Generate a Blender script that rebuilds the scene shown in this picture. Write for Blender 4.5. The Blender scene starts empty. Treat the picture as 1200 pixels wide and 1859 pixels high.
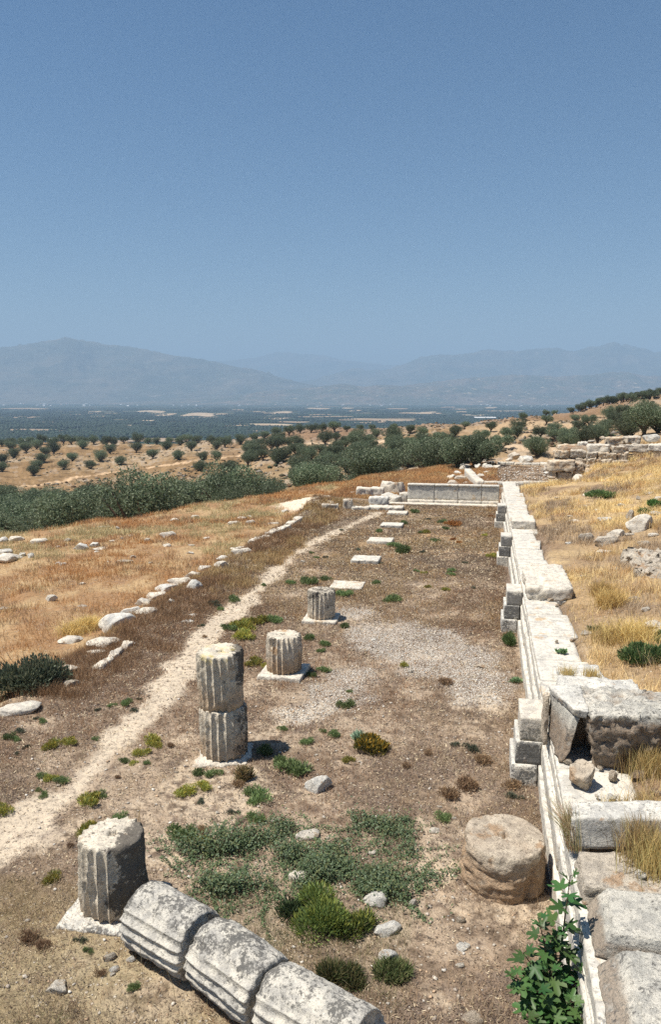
import bpy, math, random
import numpy as np
R = math.radians
sc = bpy.context.scene
COL = sc.collection
# ------------------------------------------------------------------ camera, sky, sun, exposure
F, P, YAW, H = 1400.0, R(8.5), R(10.88), 6.0
fw = np.array([-math.sin(YAW)*math.cos(P), math.cos(YAW)*math.cos(P), -math.sin(P)])
rt = np.array([math.cos(YAW), math.sin(YAW), 0.0]); up = np.cross(rt, fw)
CAM = np.array([0, 0, H])
cam = bpy.data.cameras.new("camera"); co = bpy.data.objects.new("camera", cam); COL.objects.link(co)
co.location = (0, 0, H); co.rotation_euler = (math.pi/2-P, 0, YAW)
cam.sensor_fit = 'VERTICAL'; cam.sensor_height = 36.0; cam.lens = 36.0*F/1859.0
cam.clip_start = 0.05; cam.clip_end = 80000
sc.camera = co
SUN_EL, SUN_AZ = R(66), R(203)      # azimuth counter-clockwise from +X: from the left, a little behind the camera
sd = np.array([math.cos(SUN_AZ)*math.cos(SUN_EL), math.sin(SUN_AZ)*math.cos(SUN_EL), math.sin(SUN_EL)])
w = bpy.data.worlds.new("World"); sc.world = w; w.use_nodes = True
nt = w.node_tree; nt.nodes.clear()
sky = nt.nodes.new('ShaderNodeTexSky'); sky.sky_type = 'NISHITA'; sky.sun_disc = False
sky.sun_elevation = SUN_EL; sky.sun_rotation = math.pi/2-SUN_AZ
sky.altitude = 100; sky.air_density = 1.0; sky.dust_density = 0.3; sky.ozone_density = 2.5
bg = nt.nodes.new('ShaderNodeBackground'); bg.inputs[1].default_value = 0.052
wo = nt.nodes.new('ShaderNodeOutputWorld')
hsv = nt.nodes.new('ShaderNodeHueSaturation'); hsv.inputs['Saturation'].default_value = 1.3
nt.links.new(sky.outputs[0], hsv.inputs['Color']); nt.links.new(hsv.outputs[0], bg.inputs[0]); nt.links.new(bg.outputs[0], wo.inputs[0])
sl = bpy.data.lights.new("sun", 'SUN'); sl.energy = 5.0; sl.angle = R(0.5); sl.color = (1.0, 0.94, 0.84)
so = bpy.data.objects.new("sun", sl); COL.objects.link(so)
so.rotation_euler = (math.pi/2-SUN_EL, 0, SUN_AZ+math.pi/2)
sc.view_settings.view_transform = 'Standard'; sc.view_settings.look = 'None'
sc.view_settings.exposure = 0.68; sc.view_settings.gamma = 1.0
sc.cycles.use_denoising = False; sc.cycles.max_bounces = 6; sc.cycles.diffuse_bounces = 3
sc.cycles.transparent_max_bounces = 6; sc.cycles.volume_bounces = 0
random.seed(4); RNG = np.random.default_rng(7)

# ------------------------------------------------------------------ helpers: noise, rays, meshes
def _h(ix, iy, iz, s):
    n = (ix.astype(np.int64)*374761393 + iy.astype(np.int64)*668265263 + iz.astype(np.int64)*2147483647 + s*1274126177) & 0xffffffff
    n = ((n ^ (n >> 13))*1274126177) & 0xffffffff
    n = ((n ^ (n >> 16))*2246822519) & 0xffffffff
    return ((n ^ (n >> 15)) & 0xffffff)/float(0xffffff)
def vnoise(p, s=0):
    i = np.floor(p).astype(np.int64); f = p-i; f = f*f*(3-2*f)
    r = 0
    for a in (0, 1):
        wx = f[:, 0] if a else 1-f[:, 0]
        for b in (0, 1):
            wy = f[:, 1] if b else 1-f[:, 1]
            for c in (0, 1):
                wz = f[:, 2] if c else 1-f[:, 2]
                r = r+wx*wy*wz*_h(i[:, 0]+a, i[:, 1]+b, i[:, 2]+c, s)
    return r*2-1
def fbm(p, sc_=1.0, o=4, s=0, g=0.5):
    p = np.asarray(p, float)*sc_; r = np.zeros(len(p)); a = 1.0
    for k in range(o):
        r += a*vnoise(p+k*17.3, s+k); p = p*2.03; a *= g
    return r
def fb2(x, y, sc_=1.0, o=4, s=0, g=0.5):
    x = np.asarray(x, float); sh = x.shape
    return fbm(np.stack([x.ravel(), np.asarray(y, float).ravel(), np.zeros(x.size)], 1), sc_, o, s, g).reshape(sh)
def ss(a, b, x):
    t = np.clip((x-a)/(b-a), 0, 1); return t*t*(3-2*t)
def ray(px, py):
    return fw*F+rt*(px-600)-up*(py-929.5)
def G(px, py, z=0.0):
    d = ray(px, py); return CAM+d*((z-H)/d[2])
def AY(px, py, Y):
    d = ray(px, py); return CAM+d*(Y/d[1])
def zy(d, y):                      # height of what is seen on row y at forward distance d
    return H-d*math.tan(P+math.atan((y-929.5)/F))

# ------------------------------------------------------------------ terrain heights
ZP = -80.0
TAB = {
 -500: [(30, -.7), (40, -2.5), (70, -10), (130, -16), (230, -23), (400, -26), (520, -27), (680, -52), (1000, ZP)],
 0:   [(37, -.7), (45, -3), (70, -8.5), (130, -14), (215, zy(215, 888)), (300, zy(300, 846)), (400, zy(400, 820)), (480, zy(480, 804)), (640, -48), (980, ZP)],
 200: [(41, -.6), (50, -3), (72, -7), (120, -12.5), (205, zy(205, 878)), (280, zy(280, 850)), (380, zy(380, 820)), (470, zy(470, 802)), (630, -46), (980, ZP)],
 400: [(47, -.5), (57, -2.5), (75, -5.8), (115, -10), (195, zy(195, 852)), (290, zy(290, 822)), (400, zy(400, 797)), (560, -38), (960, ZP)],
 600: [(56, -.3), (64, -2), (82, -5), (110, -7), (160, zy(160, 835)), (240, zy(240, 810)), (380, zy(380, 774)), (560, -30), (1000, ZP)],
 800: [(64, .2), (72, -1.6), (90, -3), (112, zy(112, 835)), (170, zy(170, 800)), (300, zy(300, 769)), (500, -24), (1000, ZP)],
 1000: [(64, .66), (76, zy(76, 846)), (90, zy(90, 830)), (130, zy(130, 802)), (210, zy(210, 772)), (300, zy(300, 753)), (480, -14), (1000, ZP)],
 1200: [(60, 3.3), (80, 2.4), (100, zy(100, 790)), (150, zy(150, 762)), (230, zy(230, 734)), (310, zy(310, 712)), (520, 2), (1100, ZP)],
 1700: [(60, 8), (100, 9), (150, 14), (230, 24), (330, 34), (560, 20), (1300, ZP)]}
TK = sorted(TAB)
def farz(s, d):
    px = 600+s*1415.0
    ld = np.log(np.maximum(d, 1)); cols = []
    for k in TK:
        a = np.array(TAB[k]); cols.append(np.interp(ld, np.log(a[:, 0]), a[:, 1]))
    cols = np.array(cols); k = np.clip(np.searchsorted(TK, px)-1, 0, len(TK)-2)
    tk = np.array(TK, float); t = np.clip((px-tk[k])/(tk[k+1]-tk[k]), 0, 1); t = t*t*(3-2*t)
    i = np.arange(px.size)
    c = cols.reshape(len(TK), -1); k = k.ravel(); t = t.ravel()
    return (c[k, i]*(1-t)+c[k+1, i]*t).reshape(px.shape)
def terrain(X, Y, rough=True):
    X = np.atleast_1d(np.asarray(X, float)); Y = np.atleast_1d(np.asarray(Y, float))
    d = X*-math.sin(YAW)+Y*math.cos(YAW); lat = X*math.cos(YAW)+Y*math.sin(YAW)
    s = lat/np.maximum(d, 1.0); px = 600+s*1415
    xs = X-.0075*(Y-9)
    n1 = fb2(X, Y, .25, 3, 5); n2 = fb2(X, Y, 1.4, 3, 9)
    zf = 0.03*n1+0.018*n2
    zr = .93+.15*ss(1.9, 2.2, xs)+.165*np.maximum(0, xs-2.0)+ss(2.1, 3.5, xs)*(.11*n1+.05*n2)
    wk = ss(42.5, 45.5, Y)*(1-ss(4.5, 7, xs)); zr = zr*(1-wk)+.72*wk
    zl = -.25-.03*np.maximum(0, -9.6-xs)+.13*n1+.05*n2
    z = zf*(1-ss(1.27, 1.36, xs))+zr*ss(1.27, 1.36, xs)
    z = z*(1-ss(9.0, 9.8, -xs))+zl*ss(9.0, 9.8, -xs)
    m = np.exp(-(((X+9.3)/2.4)**2+((Y-42.3)/2.2)**2)); z = z+.42*m*(1+.25*n2)
    z = z+ss(44.6, 46.5, Y)*ss(-4.6, -3, X)*(1-ss(1.0, 1.4, xs))*.3
    z = z+(.68-z)*ss(45.6, 46.6, Y)*ss(-1, .5, X)*(1-ss(4.0, 6.0, X))
    dc = np.interp(px, [-500, 0, 200, 400, 600, 750, 860, 1000, 1200, 1700], [30, 37, 41, 47, 56, 63, 64, 63, 62, 60])
    fz = farz(s, d)
    fz = fz+(.5*n1+.25*n2)*ss(60, 90, d)*(1-ss(700, 1000, d))+fb2(X, Y, .02, 3, 21)*1.0*ss(90, 200, d)*(1-ss(700, 1000, d))
    # terraces on the olive hillside
    tw = ss(95, 130, d)*ss(.1, .3, s)*(1-ss(380, 450, d))
    q = fz/1.6; st = np.floor(q)+ss(.72, 1.0, q-np.floor(q)); fz = fz+(st*1.6-fz)*tw*.7
    wb = ss(dc-1.5, dc+4, d)
    z = z*(1-wb)+fz*wb
    z = np.where(d < 3, 0*z, z)
    return z
def place(px, py, lo=4.0, hi=9000.0):
    d = ray(px, py); d = d/np.linalg.norm(d[:2]); t = np.geomspace(lo, hi, 1500)
    p = CAM[None]+d[None]*t[:, None]; g = terrain(p[:, 0], p[:, 1]); k = np.argmax(p[:, 2] <= g)
    if p[k, 2] > g[k]: k = len(t)-1
    if k == 0: return p[0]
    a, b = p[k-1, 2]-g[k-1], g[k]-p[k, 2]; tt = t[k-1]+(t[k]-t[k-1])*a/max(1e-9, a+b)
    q = CAM+d*tt; q[2] = terrain(q[0], q[1])[0]; return q
def ordi(k): return str(k)+({1: 'st', 2: 'nd', 3: 'rd'}.get(k % 10, 'th') if k % 100 not in (11, 12, 13) else 'th')
def gz(x, y): return float(terrain(x, y)[0])

def mesh(name, v, f, smooth=False, **attrs):
    v = np.asarray(v, float); f = np.asarray(f, np.int64); m = bpy.data.meshes.new(name)
    nf, k = f.shape
    m.vertices.add(len(v)); m.vertices.foreach_set('co', v.ravel().astype(np.float32))
    m.loops.add(nf*k); m.loops.foreach_set('vertex_index', f.ravel().astype(np.int32))
    m.polygons.add(nf); m.polygons.foreach_set('loop_start', (np.arange(nf)*k).astype(np.int32))
    try: m.polygons.foreach_set('loop_total', np.full(nf, k, np.int32))
    except Exception: pass
    if smooth: m.polygons.foreach_set('use_smooth', np.ones(nf, bool))
    m.update(calc_edges=True); 
    for a, d in attrs.items():
        d = np.asarray(d)
        if d.ndim == 2:
            at = m.color_attributes.new(a, 'FLOAT_COLOR', 'POINT')
            at.data.foreach_set('color', np.concatenate([d, np.ones((len(d), 1))], 1).ravel().astype(np.float32))
        else:
            at = m.attributes.new(a, 'FLOAT', 'POINT'); at.data.foreach_set('value', d.astype(np.float32))
    return m
def obj(name, m, mat=None, parent=None, loc=(0, 0, 0), rz=0, rot=None, sc_=1, label=None, cat=None, group=None, kind=None):
    o = bpy.data.objects.new(name, m); COL.objects.link(o)
    o.location = loc; o.rotation_euler = rot if rot is not None else (0, 0, rz)
    o.scale = (sc_,)*3 if np.isscalar(sc_) else sc_
    if m is not None and mat is not None and not m.materials: m.materials.append(mat)
    if parent is not None: o.parent = parent
    if label: o['label'] = label
    if cat: o['category'] = cat
    if group: o['group'] = group
    if kind: o['kind'] = kind
    return o

# ------------------------------------------------------------------ materials
class N:
    def __init__(s, name):
        s.m = bpy.data.materials.new(name); s.m.use_nodes = True; s.t = s.m.node_tree; s.t.nodes.clear()
        s.o = s.n('OutputMaterial')
    def n(s, t, **k):
        x = s.t.nodes.new('ShaderNode'+t)
        for a, b in k.items(): setattr(x, a, b)
        return x
    def l(s, a, b): s.t.links.new(a, b)
    def val(s, x, i):
        if isinstance(x, (int, float)): i.default_value = x
        elif isinstance(x, tuple): i.default_value = x if len(x) == 4 or i.type == 'VECTOR' else (*x, 1)
        else: s.l(x, i)
    def noise(s, vec, scale, detail=5, rough=.6, w=None, dist=0):
        x = s.n('TexNoise'); x.inputs['Scale'].default_value = scale; x.inputs['Detail'].default_value = detail
        x.inputs['Roughness'].default_value = rough; x.inputs['Distortion'].default_value = dist
        if w is not None: x.noise_dimensions = '4D'; s.l(w, x.inputs['W'])
        s.l(vec, x.inputs['Vector']); return x.outputs['Fac']
    def ramp(s, f, a, b, lo=0, hi=1):
        x = s.n('MapRange', clamp=True); x.inputs[1].default_value = a; x.inputs[2].default_value = b
        x.inputs[3].default_value = lo; x.inputs[4].default_value = hi; s.val(f, x.inputs[0]); return x.outputs[0]
    def mix(s, f, a, b, mode='MIX'):
        x = s.n('Mix', data_type='RGBA', blend_type=mode); s.val(f, x.inputs[0]); s.val(a, x.inputs[6]); s.val(b, x.inputs[7]); return x.outputs[2]
    def math(s, op, a, b=0.0):
        x = s.n('Math', operation=op); s.val(a, x.inputs[0]); s.val(b, x.inputs[1]); return x.outputs[0]
    def bump(s, h, st, dist, nrm=None):
        x = s.n('Bump'); x.inputs['Strength'].default_value = st; x.inputs['Distance'].default_value = dist
        s.l(h, x.inputs['Height'])
        if nrm is not None: s.l(nrm, x.inputs['Normal'])
        return x.outputs[0]
    def diff(s, c, rough=.9, nrm=None, spec=.15):
        b = s.n('BsdfPrincipled'); s.val(c, b.inputs['Base Color']); b.inputs['Roughness'].default_value = rough
        b.inputs['Specular IOR Level'].default_value = spec
        if nrm is not None: s.l(nrm, b.inputs['Normal'])
        s.l(b.outputs[0], s.o.inputs[0]); return b
def stone_mat(name, a, b, dark=(.07, .065, .06), thr=.56, warm=(.42, .24, .12), wthr=.7, pit=1.0, sc_=1.0, ochre=0.0):
    k = N(name); tc = k.n('TexCoord').outputs['Object']; rnd = k.math('MULTIPLY', k.n('ObjectInfo').outputs['Random'], 37.0)
    big = k.noise(tc, 1.7*sc_, 6, .62, rnd); mid = k.noise(tc, 7*sc_, 6, .68, rnd); fine = k.noise(tc, 34*sc_, 5, .7, rnd); vf = k.noise(tc, 110*sc_, 3, .7, rnd)
    gr = tuple(x*y for x, y in zip(a, (.62, .63, .66)))
    c = k.mix(k.ramp(big, .40, .60), a, b)
    c = k.mix(k.ramp(mid, .53, .44, 0, .6), c, gr)
    at = k.n('Attribute', attribute_name='warm').outputs['Fac']
    wm = k.math('ADD', k.ramp(k.noise(tc, 2.6*sc_, 5, .6, k.math('ADD', rnd, 9.0)), wthr, wthr+.06), k.math('MULTIPLY', at, k.ramp(mid, .28, .44)))
    c = k.mix(k.math('MULTIPLY', k.math('MINIMUM', wm, 1.0), .8), c, k.mix(k.ramp(fine, .4, .6), tuple(x*.7 for x in warm), warm))
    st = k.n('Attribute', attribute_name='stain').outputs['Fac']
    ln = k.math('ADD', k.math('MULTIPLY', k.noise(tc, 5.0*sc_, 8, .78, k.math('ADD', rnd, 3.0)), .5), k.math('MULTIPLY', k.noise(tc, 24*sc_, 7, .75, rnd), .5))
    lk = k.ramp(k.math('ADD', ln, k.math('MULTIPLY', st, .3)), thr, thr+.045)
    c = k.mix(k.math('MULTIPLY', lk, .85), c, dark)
    c = k.mix(k.ramp(vf, .56, .64, 0, .8), c, k.mix(1.0, c, (1.45, 1.45, 1.42), 'MULTIPLY'))
    c = k.mix(k.ramp(k.noise(tc, 18*sc_, 4, .7, rnd), .42, .34, 0, .8), c, tuple(x*.35 for x in a))
    c = k.mix(k.ramp(fine, .43, .37, 0, .75), c, tuple(x*.4 for x in a))
    if ochre:
        oc = k.n('Attribute', attribute_name='ochre').outputs['Fac']
        c = k.mix(k.math('MULTIPLY', oc, k.ramp(mid, .42, .5)), c, (.46, .36, .06))
    h = k.math('ADD', k.math('MULTIPLY', mid, .6), k.math('MULTIPLY', fine, .4))
    nb = k.bump(h, 1.0*min(pit, 1), .05*pit/sc_); nb = k.bump(vf, .6, .008*pit/sc_, nb)
    k.diff(c, .92, nb, .1); return k.m
M_DRUM = stone_mat('weathered limestone with lichen', (.60, .54, .44), (.69, .61, .49), (.055, .048, .043), .57, (.46, .28, .14), .62, 1, 1, 1)
M_PALE = stone_mat('pale limestone', (.60, .55, .47), (.70, .63, .52), (.16, .15, .13), .60, (.52, .38, .24), .60)
M_WALL = stone_mat('dressed white limestone', (.54, .51, .45), (.65, .60, .51), (.16, .155, .15), .555, (.52, .37, .22), .60, .6)
M_GREY = stone_mat('grey lichened limestone', (.56, .54, .49), (.68, .64, .56), (.085, .085, .085), .545, (.48, .31, .18), .63)
M_ORNG = stone_mat('tan conglomerate', (.52, .43, .33), (.60, .52, .41), (.12, .09, .07), .59, (.45, .295, .175), .54, 1.7, .9)
M_CONG = stone_mat('rough pale conglomerate', (.50, .44, .36), (.62, .55, .45), (.12, .10, .09), .56, (.46, .30, .18), .57, 2.2, 1.4)
M_CREAM = stone_mat('cream building stone', (.60, .50, .38), (.66, .57, .44), (.14, .12, .10), .60, (.52, .36, .22), .50, 1.6, 1.0)
M_LIGHT = stone_mat('light grey field stone', (.60, .58, .53), (.70, .66, .58), (.14, .14, .13), .58, (.5, .35, .22), .62)
M_FALL = stone_mat('grey weathered column stone', (.49, .465, .415), (.60, .56, .48), (.08, .078, .075), .535, (.46, .30, .18), .72)
M_BROWN = stone_mat('brown porous stone', (.30, .225, .16), (.42, .33, .24), (.08, .065, .055), .57, (.36, .21, .12), .52, 1.8, 1.0)
M_TWO = stone_mat('grey topped brown stone', (.53, .51, .45), (.65, .61, .53), (.085, .08, .08), .535, (.27, .185, .12), .70, 1.7, 1.0)

def leaf_mat(name, rough=.6, trans=.3):
    k = N(name); c = k.n('Attribute', attribute_name='Col').outputs['Color']
    r = k.n('ObjectInfo').outputs['Random']
    hs = k.n('HueSaturation'); k.l(c, hs.inputs['Color']); k.l(k.ramp(r, 0, 1, .68, 1.34), hs.inputs['Value']); k.l(k.ramp(r, 0, 1, .49, .51), hs.inputs['Hue'])
    d = k.diff(hs.outputs[0], rough, None, .25); t = k.n('BsdfTranslucent'); k.l(hs.outputs[0], t.inputs[0])
    mx = k.n('MixShader'); mx.inputs[0].default_value = trans; k.l(d.outputs[0], mx.inputs[1]); k.l(t.outputs[0], mx.inputs[2]); k.l(mx.outputs[0], k.o.inputs[0])
    return k.m
M_LEAF = leaf_mat('foliage'); M_GRASS = leaf_mat('dry grass blades', .8, .25)
def bark_mat(name, c):
    k = N(name); tc = k.n('TexCoord').outputs['Object']; n = k.noise(tc, 14, 5, .7)
    k.diff(k.mix(n, tuple(x*.5 for x in c), c), .95, k.bump(n, .8, .03)); return k.m
M_BARK = bark_mat('grey brown bark', (.16, .12, .09)); M_STEM = bark_mat('young stem', (.11, .09, .055))

def ground_mat():
    k = N('ground'); tc = k.n('NewGeometry').outputs['Position']
    c = k.n('Attribute', attribute_name='Col').outputs['Color']; fl = k.n('Attribute', attribute_name='farm').outputs['Fac']
    a = k.noise(tc, 9, 6, .7); b = k.noise(tc, 42, 5, .7); d = k.noise(tc, 2.2, 5, .65); e = k.noise(tc, 130, 3, .6)
    near = k.math('SUBTRACT', 1.0, fl)
    v = k.math('ADD', k.math('MULTIPLY', a, .5), k.math('MULTIPLY', b, .5))
    c1 = k.mix(k.math('MULTIPLY', k.ramp(v, .42, .60), near), c, k.mix(1.0, c, (1.45, 1.4, 1.32), 'MULTIPLY'))
    c1 = k.mix(k.math('MULTIPLY', k.ramp(v, .48, .38), near), c1, k.mix(1.0, c, (.42, .38, .36), 'MULTIPLY'))
    c1 = k.mix(k.math('MULTIPLY', k.ramp(d, .55, .7, 0, .35), near), c1, (.17, .12, .10))
    pb = k.n('TexVoronoi', feature='F1'); pb.inputs['Scale'].default_value = 16; k.l(tc, pb.inputs['Vector']); pb.inputs['Randomness'].default_value = 1
    pc = k.n('SeparateColor'); k.l(pb.outputs['Color'], pc.inputs[0])
    sp = k.math('MULTIPLY', k.ramp(pb.outputs['Distance'], .30, .22), k.ramp(pc.outputs[0], .80, .82))
    gv = k.n('Attribute', attribute_name='gravel').outputs['Fac']
    pb2 = k.n('TexVoronoi', feature='F1'); pb2.inputs['Scale'].default_value = 38; k.l(tc, pb2.inputs['Vector'])
    pc2 = k.n('SeparateColor'); k.l(pb2.outputs['Color'], pc2.inputs[0])
    c1 = k.mix(k.math('MULTIPLY', sp, k.math('MULTIPLY', near, .85)), c1, (.52, .46, .38))
    c1 = k.mix(k.math('MULTIPLY', gv, k.ramp(pb2.outputs['Distance'], .55, .35)), c1, k.mix(pc2.outputs[1], (.31, .29, .26), (.74, .71, .64)))
    # orchard plain: rows, plots, dark belts
    mp = k.n('Mapping'); mp.inputs['Rotation'].default_value = (0, 0, .22); mp.inputs['Scale'].default_value = (.0035, .0075, .01); k.l(tc, mp.inputs['Vector'])
    pl = k.n('TexVoronoi', feature='F1', distance='CHEBYCHEV'); pl.inputs['Scale'].default_value = 1.5; k.l(mp.outputs[0], pl.inputs['Vector'])
    ps = k.n('SeparateColor'); k.l(pl.outputs['Color'], ps.inputs[0])
    f1 = k.mix(ps.outputs[0], (.018, .034, .022), (.045, .062, .035))
    f1 = k.mix(k.ramp(ps.outputs[1], .90, .92), f1, (.20, .15, .09))
    f1 = k.mix(k.ramp(k.noise(tc, .03, 5, .7), .45, .6), f1, k.mix(1.0, f1, (.55, .6, .6), 'MULTIPLY'))
    c1 = k.mix(fl, c1, f1)
    h = k.math('ADD', k.math('MULTIPLY', a, .5), k.math('ADD', k.math('MULTIPLY', b, .35), k.math('MULTIPLY', e, .15)))
    h = k.math('ADD', h, k.math('MULTIPLY', sp, .35))
    k.diff(c1, .97, k.bump(h, .8, .05), .05); return k.m
M_GROUND = ground_mat()

# ------------------------------------------------------------------ the ground: one sheet to the far plain
PATH = [G(*p)[:2] for p in [(-120, 1640), (0, 1545), (60, 1490), (130, 1440), (220, 1340), (300, 1270), (350, 1180), (400, 1130), (470, 1070), (530, 1010), (600, 970), (690, 930)]]
ROAD = [place(*p)[:2] for p in [(-60, 893), (0, 886), (60, 880), (140, 867), (200, 856), (270, 848), (340, 838), (400, 830), (450, 821)]]
ROAD2 = [place(*p)[:2] for p in [(450, 821), (520, 810), (600, 803), (680, 803), (760, 799), (800, 806), (870, 815), (1000, 818)]]
def pdist(X, Y, pts):
    best = np.full(X.shape, 1e9)
    for a, b in zip(pts[:-1], pts[1:]):
        ab = b-a; L = ab@ab; t = np.clip(((X-a[0])*ab[0]+(Y-a[1])*ab[1])/L, 0, 1)
        best = np.minimum(best, np.hypot(X-a[0]-t*ab[0], Y-a[1]-t*ab[1]))
    return best
GRAV = [(G(*p)[:2], r) for p, r in [((645, 1118), .9), ((700, 1150), 1.3), ((770, 1180), 1.5), ((830, 1200), 1.3), ((880, 1240), .9), ((600, 1262), .8), ((640, 1225), .7), ((560, 1285), .5)]]
BARE = [(G(*p)[:2], r) for p, r in [((330, 1460), 1.0), ((260, 1470), .9), ((300, 1540), .8), ((330, 1590), .5), ((230, 1800), .5), ((330, 1830), .5), ((560, 1300), .6),
        ((790, 1590), .5), ((800, 1640), .5), ((480, 1330), .5), ((450, 1250), .5), ((370, 1400), .5), ((900, 1290), .5), ((700, 1670), .4), ((960, 1660), .3), ((330, 1350), .4)]]
def masks(X, Y):
    n = fb2(X, Y, .9, 4, 31); n2 = fb2(X, Y, 3.1, 4, 37)
    wd = np.interp(Y, [8, 14, 40], [.19, .22, .20])
    path = 1-ss(-.02, .24, pdist(X, Y, PATH)-wd+.22*n+.10*n2)
    g = np.zeros(X.shape); b = np.zeros(X.shape)
    for c, r in GRAV: g = np.maximum(g, 1-ss(-.25, .45, (np.hypot(X-c[0], (Y-c[1])*.75)-r*.8)+.5*n+.2*n2))
    for c, r in BARE: b = np.maximum(b, 1-ss(-.3, .5, (np.hypot(X-c[0], Y-c[1])-r*.8)+.8*n+.55*n2))
    return path, g, b, n, n2
def ground():
    r1 = np.geomspace(4.5, 80, 640); r2 = np.geomspace(80, 16000, 300)[1:]
    rr = np.concatenate([[.3, 1.5, 3], r1, r2])
    a1 = np.linspace(-27, 27, 900); a2 = np.linspace(27, 333, 80)[1:-1]
    aa = np.radians(np.concatenate([a1, a2]))
    A, RR = np.meshgrid(aa, rr); az = A-YAW*0
    ux = math.cos(YAW); uy = math.sin(YAW)
    fx, fy = -math.sin(YAW), math.cos(YAW)
    X = RR*(np.cos(A)*fx+np.sin(A)*ux); Y = RR*(np.cos(A)*fy+np.sin(A)*uy)
    sh = X.shape; X = X.ravel(); Y = Y.ravel()
    Z = np.concatenate([terrain(X[i:i+200000], Y[i:i+200000]) for i in range(0, len(X), 200000)])
    d = X*fx+Y*fy; lat = X*ux+Y*uy; s = lat/np.maximum(d, 1)
    Z = np.where((d < -20), -2-np.minimum(78, np.abs(d)*.1), Z)
    path, g, b, n, n2 = masks(X, Y)
    xs = X-.0075*(Y-9); big = fb2(X, Y, .18, 3, 51)
    def c(*t): return np.array(t)[None]
    W = lambda m: m[:, None]
    n3 = fb2(X, Y, 9, 3, 41); n4 = fb2(X, Y, 24, 2, 43)
    col = c(.205, .156, .116)*(1+.22*n2[:, None]+.22*n3[:, None]+.2*n4[:, None])
    q = ss(.0, .5, n*.6+.5*n2+.25*n3-.05); col = col*(1-.8*W(q))+c(.33, .265, .20)*.8*W(q)
    wd = ss(.0, .45, -n*.7+.5*n2+.3*n3); col = col*(1-W(wd)*.75)+c(.125, .096, .08)*W(wd)*.75
    gold = ss(-.2, .5, big+.3*n)*ss(22, 34, Y)*(xs > -9); col = col*(1-.6*W(gold))+c(.33, .22, .11)*.6*W(gold)
    b2 = b*ss(-.9, .2, n3+.4*n4); col = col*(1-W(b2)*.85)+c(.42, .345, .26)*W(b2)*.85
    lf = ss(8.6, 9.8, -xs); lc = c(.25, .155, .085)+c(.08, .08, .05)*W(ss(-.4, .6, n)); col = col*(1-W(lf))+lc*W(lf)
    rg = ss(1.9, 2.3, xs); rc = c(.29, .21, .125)+c(.1, .08, .04)*W(n); col = col*(1-W(rg))+rc*W(rg)
    # yellow-green dried turf at the lower left
    tf = ss(0, .8, (-2.0-X)*.5+n)*(1-ss(7.2, 8.2, Y+.5*n)); col = col*(1-.75*W(tf))+c(.27, .225, .14)*.75*W(tf)
    m = np.exp(-(((X+9.3)/2.2)**2+((Y-42.3)/2.0)**2)); m = ss(.3, .55, m+.12*n2); col = col*(1-W(m))+c(.55, .48, .38)*W(m)
    col = col*(1-W(path))+(c(.44, .375, .295)*(1+.08*n2[:, None]+.06*n4[:, None]))*W(path)
    # hillsides beyond
    wb = ss(62, 75, d)
    hb = fb2(X, Y, .03, 4, 61); hs = fb2(X, Y, .35, 3, 67)
    hc = c(.19, .125, .065)*(1-W(ss(-.3, .5, hb)))+c(.27, .195, .115)*W(ss(-.3, .5, hb)); hc = hc*(1+.4*hs[:, None])
    gp = ss(.2, .5, hs+.5*hb-.1); hc = hc*(1-W(gp)*.5)+c(.22, .20, .18)*W(gp)*.5
    pr = ss(.1, .25, s)*(1-ss(230, 260, d))*ss(60, 80, d)*(1-ss(.45, .6, hb+.3*hs)); hc = hc*(1-W(pr)*.8)+c(.38, .28, .18)*W(pr)*.8
    pf = .85*ss(45.8, 46.5, Y)*(1-ss(61, 63, Y))*ss(-.5, .5, X+(Y-46)*.12)*(1-ss(4.5, 6, X)); hc = hc*(1-W(pf))+c(.23, .17, .12)*W(pf); col = col*(1-W(pf))+c(.23, .17, .12)*W(pf)
    fr = ss(220, 300, d)*ss(-.2, .0, s); hc = hc*(1-W(fr)*.5)+c(.17, .11, .085)*W(fr)*.5
    rd = 1-ss(1.6, 2.6, pdist(X, Y, ROAD)+.5*hs); rd2 = 1-ss(1.5, 3.0, pdist(X, Y, ROAD2)+.8*hs)
    hc = hc*(1-W(rd))+c(.42, .30, .19)*W(rd); hc = hc*(1-W(rd2))+c(.42, .32, .22)*W(rd2)
    col = col*(1-W(wb))+hc*W(wb)
    farm = ss(ZP+30, ZP+12, Z)*ss(400, 600, d)
    I, J = sh; i = np.arange(I*J).reshape(sh); nx = np.roll(i, -1, 1)
    fcs = np.stack([i[:-1], i[1:], nx[1:], nx[:-1]], -1).reshape(-1, 4)
    me = mesh('ground', np.stack([X, Y, Z], 1), fcs[:, ::-1], True, Col=np.clip(col, .01, .8), gravel=g*(1-wb), farm=farm)
    obj('ground', me, M_GROUND, kind='structure')
ground()

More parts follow.
